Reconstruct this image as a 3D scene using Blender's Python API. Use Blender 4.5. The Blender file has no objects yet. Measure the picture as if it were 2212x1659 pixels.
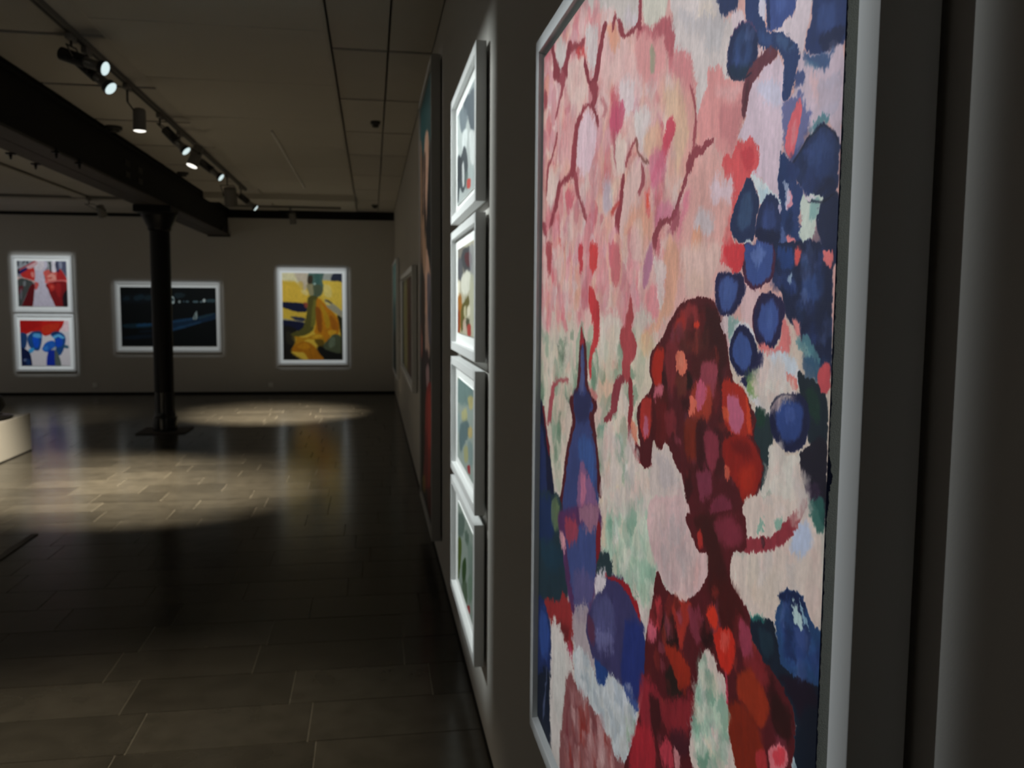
import bpy, math, random
import numpy as np
from mathutils import Vector, Matrix
C = bpy.context.scene.collection
sc = bpy.context.scene
PI = math.pi

# ------------------------------------------------------------------ camera
EYE = 1.62
cd = bpy.data.cameras.new('camera'); cam = bpy.data.objects.new('camera', cd); C.objects.link(cam)
cd.sensor_width = 36.0; cd.lens = 30.1816; cd.clip_start = .02; cd.clip_end = 100
cam.matrix_world = Matrix(((0.9869961, 0.0074123, -0.1605730, 0), (-0.1605739, 0.0914158, -0.9827814, 0), (0.0073943, 0.9957852, 0.0914173, EYE), (0, 0, 0, 1)))
cd.dof.use_dof = True; cd.dof.focus_distance = .92; cd.dof.aperture_fstop = 10.0
sc.camera = cam

# ------------------------------------------------------------------ world: uniform dim ambient fill, added as if from rooms out of view
w = bpy.data.worlds.new('world'); sc.world = w; w.use_nodes = True
w.node_tree.nodes['Background'].inputs[0].default_value = (1.0, .93, .82, 1)
w.node_tree.nodes['Background'].inputs[1].default_value = WORLD = .122
sc.view_settings.view_transform = 'Standard'; sc.view_settings.look = 'None'
sc.view_settings.gamma = 1; sc.view_settings.exposure = 0; sc.view_settings.use_curve_mapping = False
sc.cycles.use_denoising = True
sc.cycles.max_bounces = 8; sc.cycles.sample_clamp_indirect = 4

# ------------------------------------------------------------------ framing projectors (spot lamps with rectangular shutters)
def lamp(name, pos, target, energy, color, size_deg, blend=.3, radius=.03, rect=None, soft=.04):
    """rect = (origin, U, V, n, umin, umax, vmin, vmax): the shutter opening, projected on a plane of the room"""
    ld = bpy.data.lights.new(name, 'SPOT'); lo = bpy.data.objects.new(name, ld); C.objects.link(lo)
    lo.location = pos; d = Vector(target) - Vector(pos)
    lo.rotation_euler = d.to_track_quat('-Z', 'Y').to_euler()
    ld.energy = energy; ld.color = color; ld.spot_size = math.radians(size_deg); ld.spot_blend = blend
    ld.shadow_soft_size = radius
    if rect:
        O, U, V, n, u0, u1, v0, v1 = rect
        O, U, V, n, L = map(Vector, (O, U, V, n, pos))
        ld.use_nodes = True; nt = ld.node_tree; N = nt.nodes; K = nt.links
        em = N['Emission']
        geo = N.new('ShaderNodeNewGeometry')
        def m(op, a, b=None, c=None):
            x = N.new('ShaderNodeMath'); x.operation = op
            for i, q in enumerate((a, b, c)):
                if q is None: continue
                if isinstance(q, (int, float)): x.inputs[i].default_value = q
                else: K.new(q, x.inputs[i])
            return x.outputs[0]
        def dot(v):
            x = N.new('ShaderNodeVectorMath'); x.operation = 'DOT_PRODUCT'
            K.new(geo.outputs['Incoming'], x.inputs[0]); x.inputs[1].default_value = v
            return x.outputs['Value']
        k = (O - L).dot(n); dn = dot(n)
        def edge(D, a0, a1, ax):
            s = m('ADD', m('MULTIPLY', m('DIVIDE', dot(D), dn), k), (L - O).dot(D))
            lo_ = m('MULTIPLY_ADD', m('SUBTRACT', s, a0), 1 / soft, .5); lo_.node.use_clamp = True
            hi_ = m('MULTIPLY_ADD', m('SUBTRACT', a1, s), 1 / soft, .5); hi_.node.use_clamp = True
            return m('MULTIPLY', lo_, hi_)
        msk = m('MULTIPLY', edge(U, u0, u1, 0), edge(V, v0, v1, 1))
        msk = m('POWER', msk, 1.3)
        msk = msk; K.new(msk, em.inputs['Strength'])
    return lo
COOL = (.90, .97, 1.0); WARM = (1.0, .86, .66); NEUT = (1.0, .95, .88)
FD = Vector((.99892, -.0470, 0)); FA = Vector((.409, 15.80, 0)); FN = Vector((-.0470, -.99892, 0))   # far wall: direction, corner, normal
def rwall(y0, y1, z0, z1, X=.36): return ((X, 0, 0), (0, 1, 0), (0, 0, 1), (1, 0, 0), y0, y1, z0, z1)
def fwall(s0, s1, z0, z1): return (FA + FN * .05, -FD, (0, 0, 1), FN, s0, s1, z0, z1)
def farp(s, z, off=0): return FA - FD * s + FN * off + Vector((0, 0, z))
LIGHTS = [
 ('projector_big', (-2.1, 1.6, 3.1), (.36, 1.23, 1.45), 270, COOL, 60, rwall(.592, 1.852, .668, 2.172), .11),
 ('projector_stack', (-1.55, 4.35, 3.02), (.36, 3.52, 1.4), 345, (.93, 1, .98), 75, rwall(3.00, 4.06, .23, 2.545), .24),
 ('projector_tall', (-1.6, 5.9, 3.0), (.34, 5.75, 1.6), 52, NEUT, 95, rwall(5.1, 6.45, .25, 3.0), .3),
 ('projector_second', (-1.6, 8.4, 3.0), (.34, 9.3, 1.4), 24, NEUT, 75, rwall(7.8, 10.9, .85, 1.95), .2),
 ('projector_third', (-1.6, 12.6, 3.0), (.34, 14, 1.4), 26, COOL, 75, rwall(12.9, 15.1, .5, 2.3), .2),
 ('projector_red', (-5.0, 13.2, 3.1), tuple(farp(6.02, 1.92)), 190, COOL, 60, fwall(5.52, 6.53, 1.42, 2.45), .12),
 ('projector_blue', (-5.3, 13.1, 3.1), tuple(farp(6.02, .91)), 260, COOL, 60, fwall(5.52, 6.52, .405, 1.43), .12),
 ('projector_black', (-3.1, 13.0, 3.1), tuple(farp(3.95, 1.37)), 130, COOL, 75, fwall(3.045, 4.85, .74, 1.995), .12),
 ('projector_yellow', (-1.5, 12.75, 2.95), tuple(farp(1.46, 1.39)), 200, COOL, 75, fwall(.838, 2.075, .515, 2.265), .12),
]
for nm, p, t, e, c, sz, r, sf in LIGHTS: lamp(nm, p, t, e, c, sz, .15, .02, r, sf)
lamp('downlight_middle', (-1.70, 6.80, 2.87), (-1.85, 7.75, 0), 1850, WARM, 60, 1, .05)
lamp('downlight_left', (-1.62, 8.50, 2.90), (-2.9, 8.4, 0), 1300, WARM, 62, 1, .05)
lamp('downlight_far', (-1.2, 11.6, 3.1), (-1.45, 12.9, 0), 3900, WARM, 50, 1, .05)
lamp('downlight_near', (-1.9, 2.3, 3.1), (-1.15, 2.75, 0), 380, WARM, 52, 1, .05)
lamp('downlight_plinth', (-3.3, 7.2, 3.1), (-4.1, 9.0, .2), 130, NEUT, 40, .8, .03)
lamp('downlight_far_left', (-4.6, 11.5, 3.1), (-4.6, 12.9, 0), 260, WARM, 50, .9, .05)

# ------------------------------------------------------------------ helpers
class MB:
    def __init__(s): s.v = []; s.f = []; s.sm = []
    def add(s, v, f, smooth=False):
        b = len(s.v); s.v += [tuple(x) for x in v]; s.f += [tuple(b + i for i in q) for q in f]; s.sm += [smooth] * len(f); return s
    def box(s, x0, x1, y0, y1, z0, z1):
        v = [(x, y, z) for z in (z0, z1) for y in (y0, y1) for x in (x0, x1)]
        return s.add(v, [(0, 2, 3, 1), (4, 5, 7, 6), (0, 1, 5, 4), (2, 6, 7, 3), (0, 4, 6, 2), (1, 3, 7, 5)])
    def cyl(s, a, b, r0, r1=None, n=24, caps=True):
        r1 = r0 if r1 is None else r1
        a, b = Vector(a), Vector(b); d = (b - a).normalized()
        u = d.orthogonal().normalized(); w_ = d.cross(u)
        v = []
        for c, r in ((a, r0), (b, r1)):
            v += [c + (u * math.cos(2 * PI * i / n) + w_ * math.sin(2 * PI * i / n)) * r for i in range(n)]
        s.add(v, [(i, (i + 1) % n, n + (i + 1) % n, n + i) for i in range(n)], True)
        if caps:
            s.add(v[:n], [tuple(range(n))[::-1]]); s.add(v[n:], [tuple(range(n))])
        return s
    def lathe(s, prof, c=(0, 0, 0), n=40, M=None):
        v = []; k = len(prof)
        for r, z in prof:
            for i in range(n):
                p = Vector((r * math.cos(2 * PI * i / n), r * math.sin(2 * PI * i / n), z))
                if M: p = M @ p
                v.append(p + Vector(c))
        f = [(j * n + i, j * n + (i + 1) % n, (j + 1) * n + (i + 1) % n, (j + 1) * n + i) for j in range(k - 1) for i in range(n)]
        s.add(v, f, True)
        s.add(v[:n], [tuple(range(n))[::-1]]); s.add(v[-n:], [tuple(range(n))])
        return s
    def mesh(s, name):
        me = bpy.data.meshes.new(name); me.from_pydata(s.v, [], s.f)
        me.polygons.foreach_set('use_smooth', s.sm); me.update(); return me
    def build(s, name, mat, parent=None, bevel=0):
        me = s.mesh(name); me.materials.append(mat)
        o = bpy.data.objects.new(name, me); C.objects.link(o)
        if parent: o.parent = parent
        if bevel:
            b = o.modifiers.new('bevel', 'BEVEL'); b.width = bevel; b.segments = 2; b.limit_method = 'ANGLE'
        return o
def ring(x0, x1, z0, z1, wd, prof):
    """mitred frame: prof = [(inset from outer edge, y)] closed section, swept round the rectangle"""
    m = MB(); n = len(prof); v = []
    for (cx, cz, sx, sz) in ((x0, z0, 1, 1), (x1, z0, -1, 1), (x1, z1, -1, -1), (x0, z1, 1, -1)):
        for (t, y) in prof: v.append((cx + sx * t, y, cz + sz * t))
    f = [(k * n + i, k * n + (i + 1) % n, ((k + 1) % 4) * n + (i + 1) % n, ((k + 1) % 4) * n + i) for k in range(4) for i in range(n)]
    m.add(v, f); return m
def tag(o, label=None, cat=None, group=None, kind=None):
    if label: o['label'] = label
    if cat: o['category'] = cat
    if group: o['group'] = group
    if kind: o['kind'] = kind
    return o
def empty(name, loc, rz=0, label=None, cat=None, group=None):
    o = bpy.data.objects.new(name, None); C.objects.link(o); o.location = loc; o.rotation_euler = (0, 0, rz)
    o.empty_display_size = .1
    return tag(o, label, cat, group)

# ------------------------------------------------------------------ materials
def mat(name, col, rough=.6, spec=.5, metal=0, noise=0, nscale=8, bump=0, bscale=60, emis=None, estr=0, rnd=0, rvar=0):
    m = bpy.data.materials.new(name); m.use_nodes = True; nt = m.node_tree; N = nt.nodes; K = nt.links
    b = N['Principled BSDF']
    b.inputs['Roughness'].default_value = rough; b.inputs['Metallic'].default_value = metal
    b.inputs['Specular IOR Level'].default_value = spec
    b.inputs['Base Color'].default_value = (*col, 1)
    if emis: b.inputs['Emission Color'].default_value = (*emis, 1); b.inputs['Emission Strength'].default_value = estr
    if noise or bump or rnd or rvar: co = N.new('ShaderNodeTexCoord')
    if noise or rvar:
        tx = N.new('ShaderNodeTexNoise'); tx.inputs['Scale'].default_value = nscale; tx.inputs['Detail'].default_value = 6
        K.new(co.outputs['Object'], tx.inputs['Vector'])
    if noise or rnd:
        hs = N.new('ShaderNodeHueSaturation'); hs.inputs['Color'].default_value = (*col, 1)
        v = N.new('ShaderNodeMath'); v.operation = 'MULTIPLY_ADD'
        if noise: K.new(tx.outputs['Fac'], v.inputs[0])
        else: v.inputs[0].default_value = .5
        v.inputs[1].default_value = noise * 2; v.inputs[2].default_value = 1 - noise
        out = v.outputs[0]
        if rnd:
            oi = N.new('ShaderNodeObjectInfo'); r = N.new('ShaderNodeMath'); r.operation = 'MULTIPLY_ADD'
            K.new(oi.outputs['Random'], r.inputs[0]); r.inputs[1].default_value = rnd * 2; r.inputs[2].default_value = 1 - rnd
            q = N.new('ShaderNodeMath'); q.operation = 'MULTIPLY'; K.new(out, q.inputs[0]); K.new(r.outputs[0], q.inputs[1]); out = q.outputs[0]
        K.new(out, hs.inputs['Value']); K.new(hs.outputs[0], b.inputs['Base Color'])
    if rvar:
        r = N.new('ShaderNodeMath'); r.operation = 'MULTIPLY_ADD'; K.new(tx.outputs['Fac'], r.inputs[0])
        r.inputs[1].default_value = rvar * 2; r.inputs[2].default_value = rough - rvar; K.new(r.outputs[0], b.inputs['Roughness'])
    if bump:
        t2 = N.new('ShaderNodeTexNoise'); t2.inputs['Scale'].default_value = bscale; t2.inputs['Detail'].default_value = 4
        K.new(co.outputs['Object'], t2.inputs['Vector'])
        bp = N.new('ShaderNodeBump'); bp.inputs['Strength'].default_value = bump; bp.inputs['Distance'].default_value = .01
        K.new(t2.outputs['Fac'], bp.inputs['Height']); K.new(bp.outputs[0], b.inputs['Normal'])
    return m
M_wall = mat('wall_paint', (.58, .56, .525), .85, .2, noise=.03, nscale=2, bump=.05, bscale=180)
M_ceil = mat('ceiling_paint', (.53, .505, .455), .9, .2, noise=.04, nscale=3, rnd=.05)
M_ceil2 = mat('ceiling_slab', (.56, .535, .475), .9, .2, noise=.04, nscale=2)
M_gap = mat('ceiling_void', (.16, .15, .135), .9, .1)
M_black = mat('black_iron', (.003, .003, .003), .4, .25, noise=.2, nscale=20, bump=.05, bscale=40)
M_blackg = mat('black_iron_polished', (.003, .003, .003), .22, .5)
M_beam = mat('beam_steel', (.009, .009, .008), .7, .2, noise=.25, nscale=6)
M_beamf = mat('beam_flange', (.06, .053, .05), .6, .3, noise=.25, nscale=6)
M_trim = mat('black_trim', (.004, .004, .004), .6, .3)
M_tile = mat('slate_tile', (.047, .043, .034), .20, .38, noise=.42, nscale=8, rnd=.26, bump=.08, bscale=11, rvar=.04)
M_grout = mat('grout', (.14, .127, .10), .7, .2, noise=.15, nscale=9)
M_frame = mat('white_lacquer_frame', (.78, .79, .79), .45, .4)
M_mat = mat('white_mat_board', (.86, .87, .86), .8, .2)
M_batten = mat('hanging_batten', (.05, .045, .04), .8, .2)
M_back = mat('backing_board', (.55, .54, .5), .8, .2)
M_fix = mat('fixture_grey', (.20, .19, .175), .5, .4)
M_fixd = mat('fixture_dark', (.035, .034, .032), .45, .5)
M_track = mat('track_grey', (.16, .15, .135), .55, .4)
M_chrome = mat('bright_metal', (.8, .8, .78), .15, .5, metal=1)
M_lensc = mat('lit_lens_cool', (.8, .9, .9), .3, .5, emis=(.70, .86, .87), estr=.95)
M_lensw = mat('lit_lens_warm', (.9, .9, .85), .3, .5, emis=(1.0, .97, .88), estr=1.5)
M_plinth = mat('white_plinth', (.43, .42, .38), .7, .3, noise=.03, nscale=3)
M_sculpt = mat('dark_bronze', (.01, .009, .008), .35, .5, noise=.2, nscale=12, bump=.2, bscale=12)
M_plastic = mat('outlet_plastic', (.85, .85, .82), .5, .4)
M_bead = mat('white_bead', (.80, .79, .75), .6, .3)
M_channel = mat('floor_channel', (.015, .013, .01), .5, .4)

# ------------------------------------------------------------------ painted canvases: strokes laid over each other in numpy
def lift(s):
    out = []
    for q in s.split():
        a, b = q.split(','); out.append((float(a), float(b)))
    return out
def hexc(h):
    if ',' in h: return np.array([float(x) / 255 for x in h.split(',')], np.float32)
    return np.array([int(h[i:i + 2], 16) / 255 for i in (0, 2, 4)], np.float32)
class Art:
    def __init__(s, wm, hm, res, base, seed=1):
        """wm x hm millimetres, res = pixels per millimetre; coordinates are mm from the top left corner"""
        s.k = res; s.W = int(wm * res); s.H = int(hm * res); s.r = np.random.RandomState(seed); s.rr = random.Random(seed)
        s.img = np.empty((s.H, s.W, 3), np.float32); s.img[:] = hexc(base)
        s.n1x, s.n1y = s.noise(14, 14), s.noise(14, 14); s.n2x, s.n2y = s.noise(3, 3) + .6 * s.noise(1.6, 1.6), s.noise(3, 5) + .6 * s.noise(1.6, 2.4)
        s.st = s.noise(2.5, 9) * .35 + s.noise(8, 30) * .55 + s.noise(4, 4) * .25; s.mo = s.noise(40, 60) * .7 + s.noise(13, 20) * .4
    def noise(s, sx, sy):
        nx = max(2, int(s.W / (sx * s.k)) + 3); ny = max(2, int(s.H / (sy * s.k)) + 3)
        g = s.r.uniform(-1, 1, (ny, nx)).astype(np.float32)
        x = np.arange(s.W) / max(1, s.W) * (nx - 2.01); y = np.arange(s.H) / max(1, s.H) * (ny - 2.01)
        xi = x.astype(int); fx = x - xi; fx = (fx * fx * (3 - 2 * fx)).astype(np.float32)
        yi = y.astype(int); fy = y - yi; fy = (fy * fy * (3 - 2 * fy)).astype(np.float32)
        a = g[yi][:, xi] * (1 - fx) + g[yi][:, xi + 1] * fx; b = g[yi + 1][:, xi] * (1 - fx) + g[yi + 1][:, xi + 1] * fx
        return a * (1 - fy)[:, None] + b * fy[:, None]
    def mask(s, pts, soft, warp, smooth=True):
        P = np.array(pts, np.float64) * s.k; n = len(P)
        if smooth and n > 2:
            t = np.linspace(0, 1, 6, endpoint=False)[:, None]; Q = []
            for i in range(n):
                p0, p1, p2, p3 = P[i - 1], P[i], P[(i + 1) % n], P[(i + 2) % n]
                Q.append(.5 * (2 * p1 + (p2 - p0) * t + (2 * p0 - 5 * p1 + 4 * p2 - p3) * t * t + (3 * p1 - p0 - 3 * p2 + p3) * t ** 3))
            P = np.vstack(Q); n = len(P)
        pad = int((soft + warp * 1.6) * s.k) + 3
        x0 = max(0, int(P[:, 0].min()) - pad); x1 = min(s.W, int(P[:, 0].max()) + pad + 1)
        y0 = max(0, int(P[:, 1].min()) - pad); y1 = min(s.H, int(P[:, 1].max()) + pad + 1)
        if x1 <= x0 or y1 <= y0: return None
        X0 = x0 - pad; X1 = x1 + pad; Y0 = y0 - pad; Y1 = y1 + pad; Wd = X1 - X0; Hd = Y1 - Y0
        cnt = np.zeros((Hd, Wd + 1), np.int16)
        for i in range(n):
            ax, ay = P[i]; bx, by = P[(i + 1) % n]
            if ay == by: continue
            if ay > by: ax, ay, bx, by = bx, by, ax, ay
            r0 = max(0, int(math.ceil(ay - Y0 - .5))); r1 = min(Hd, int(math.ceil(by - Y0 - .5)))
            if r1 <= r0: continue
            rows = np.arange(r0, r1); xs = ax + (rows + .5 + Y0 - ay) * (bx - ax) / (by - ay) - X0
            xs = np.clip(np.ceil(xs - .5), 0, Wd).astype(int); np.add.at(cnt, (rows, xs), 1)
        m = (np.cumsum(cnt, 1)[:, :Wd] & 1).astype(np.float32)
        rb = max(1, int(soft * s.k * .5))
        for _ in range(2):
            for ax_ in (0, 1):
                c = np.cumsum(np.pad(m, [(rb + 1, rb) if a == ax_ else (0, 0) for a in (0, 1)], mode='edge'), axis=ax_)
                L = m.shape[ax_]
                m = (np.take(c, range(2 * rb + 1, 2 * rb + 1 + L), ax_) - np.take(c, range(0, L), ax_)) / (2 * rb + 1)
        sl = (slice(y0, y1), slice(x0, x1)); w_ = warp * s.k
        yy = (np.arange(y0, y1) - Y0)[:, None]; xx = (np.arange(x0, x1) - X0)[None]
        iy = np.clip(yy + (s.n1y[sl] * w_ + s.n2y[sl] * w_ * .8).astype(int), 0, Hd - 1)
        ix = np.clip(xx + (s.n1x[sl] * w_ + s.n2x[sl] * w_ * .6).astype(int), 0, Wd - 1)
        return sl, m[iy, ix]
    def P(s, col, pts, soft=4, warp=3, op=1, smooth=True, var=.055):
        if isinstance(pts, str): pts = lift(pts)
        r = s.mask(pts, soft, warp, smooth)
        if r is None: return
        sl, m = r; m = (m * op)[..., None]
        if var > .001:
            v = (1 + var * s.st[sl] + var * .8 * s.mo[sl])[..., None]
            edge = m * (1 + .6 * s.st[sl][..., None] * (1 - m)); m = np.clip(edge, 0, 1)
        else: v = 1
        s.img[sl] = s.img[sl] * (1 - m) + hexc(col) * v * m
    def dabs(s, n, size, pal, pts, op=.6, asp=3.2):
        poly = np.array(pts); x0, y0 = poly.min(0); x1, y1 = poly.max(0)
        def inside(x, y):
            c = False; j = len(poly) - 1
            for i in range(len(poly)):
                if (poly[i][1] > y) != (poly[j][1] > y) and x < (poly[j][0] - poly[i][0]) * (y - poly[i][1]) / (poly[j][1] - poly[i][1]) + poly[i][0]: c = not c
                j = i
            return c
        for _ in range(n):
            x, y = s.rr.uniform(x0, x1), s.rr.uniform(y0, y1)
            if not inside(x, y): continue
            a = size * s.rr.uniform(.10, .30); b = a * s.rr.uniform(.7, asp) * .5; t = s.rr.uniform(-.35, .35)
            q = []
            for i in range(8):
                h = i * PI / 4; dx = math.cos(h) * a * s.rr.uniform(.7, 1.2); dy = math.sin(h) * b * s.rr.uniform(.7, 1.2)
                q.append((x + dx * math.cos(t) - dy * math.sin(t), y + dx * math.sin(t) + dy * math.cos(t)))
            s.P(s.rr.choice(pal), q, 4, 4, op * s.rr.uniform(.5, 1))
    def material(s, name, rough=.55, weave=0.25, spec=.35, wscale=700):
        n = s.st * .02 + s.n2x * .012; s.img *= (1 + n[..., None]); s.img += s.r.uniform(-.006, .006, (s.H, s.W, 1)).astype(np.float32)
        px = np.ones((s.H, s.W, 4), np.float32); px[..., :3] = np.clip(s.img[::-1], 0, 1)
        im = bpy.data.images.new(name, s.W, s.H); im.pixels.foreach_set(px.ravel()); im.update(); im.pack()
        m = bpy.data.materials.new(name); m.use_nodes = True; nt = m.node_tree; N = nt.nodes; K = nt.links; b = N['Principled BSDF']
        b.inputs['Roughness'].default_value = rough; b.inputs['Specular IOR Level'].default_value = spec
        uv = N.new('ShaderNodeTexCoord'); ti = N.new('ShaderNodeTexImage'); ti.image = im; ti.extension = 'EXTEND'; ti.interpolation = 'Cubic'
        K.new(uv.outputs['UV'], ti.inputs[0]); K.new(ti.outputs[0], b.inputs['Base Color'])
        if weave:      # canvas weave: two crossed waves
            hs = []
            for d_ in ('X', 'Z'):
                wv = N.new('ShaderNodeTexWave'); wv.bands_direction = d_; wv.inputs['Scale'].default_value = wscale / 6.283 * 1; wv.inputs['Distortion'].default_value = 1.2
                wv.inputs['Detail'].default_value = 1; K.new(uv.outputs['Object'], wv.inputs[0]); hs.append(wv.outputs['Fac'])
            ad = N.new('ShaderNodeMath'); ad.operation = 'ADD'; K.new(hs[0], ad.inputs[0]); K.new(hs[1], ad.inputs[1])
            nz = N.new('ShaderNodeTexNoise'); nz.inputs['Scale'].default_value = 90; nz.inputs['Detail'].default_value = 5; K.new(uv.outputs['Object'], nz.inputs['Vector'])
            a2 = N.new('ShaderNodeMath'); a2.operation = 'MULTIPLY_ADD'; K.new(nz.outputs['Fac'], a2.inputs[0]); a2.inputs[1].default_value = 2.2; K.new(ad.outputs[0], a2.inputs[2])
            bp = N.new('ShaderNodeBump'); bp.inputs['Strength'].default_value = weave; bp.inputs['Distance'].default_value = .0006
            K.new(a2.outputs[0], bp.inputs['Height']); K.new(bp.outputs[0], b.inputs['Normal'])
        return m

def picture(name, label, loc, rz, w_, h, depth, gap, face, recess, side, ins, bot_ins, art, cat='painting', frame_mat=None, group=None, thick=.02, mat_board=False, side_mat=None, art_inset=None):
    """local: x to the viewer's right, z up from the frame's foot, the wall at y=0, the viewer at -y"""
    t = empty(name, loc, rz, label, cat, group)
    yf = -(gap + depth); yb = -gap
    fm = frame_mat or M_frame
    ring(-w_ / 2, w_ / 2, 0, h, face, [(0, yb), (0, yf), (face, yf), (face, yf + recess + .004), (face - .004, yb)]).build('frame', fm, t, .0012)
    MB().box(-w_ / 2 + .004, w_ / 2 - .004, yb - .006, yb - .001, .004, h - .004).build('backing_board', M_back, t)
    MB().box(-w_ / 2 + .12, w_ / 2 - .12, yb, -.0005, h * .3, h * .3 + .06).build('hanging_batten', M_batten, t)
    MB().box(-w_ / 2 + .12, w_ / 2 - .12, yb, -.0005, h * .8, h * .8 + .06).build('hanging_batten', M_batten, t)
    il, ir, ib, it = art_inset
    x0, x1, z0, z1 = -w_ / 2 + il, w_ / 2 - ir, ib, h - it
    ym = yf + recess
    if mat_board: MB().box(-w_ / 2 + face - .003, w_ / 2 - face + .003, ym, ym + .004, face - .003, h - face + .003).build('mat_board', M_mat, t)
    ya0 = (ym - thick) if mat_board else ym
    ya1 = ym if mat_board else yb - .006
    v = [(x0, ya0, z0), (x1, ya0, z0), (x1, ya0, z1), (x0, ya0, z1), (x0, ya1, z0), (x1, ya1, z0), (x1, ya1, z1), (x0, ya1, z1)]
    f = [(0, 1, 2, 3), (1, 5, 6, 2), (4, 0, 3, 7), (3, 2, 6, 7), (4, 5, 1, 0), (5, 4, 7, 6)]
    me = bpy.data.meshes.new('canvas'); me.from_pydata(v, [], f); me.materials.append(art); me.materials.append(side_mat or M_mat)
    for i, p in enumerate(me.polygons): p.material_index = 0 if i == 0 else 1
    ul = me.uv_layers.new(name='UVMap'); uvs = [(0, 0), (1, 0), (1, 1), (0, 1)]
    for i in range(4): ul.data[i].uv = uvs[i]
    o = bpy.data.objects.new('canvas', me); C.objects.link(o); o.parent = t
    return t

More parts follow.
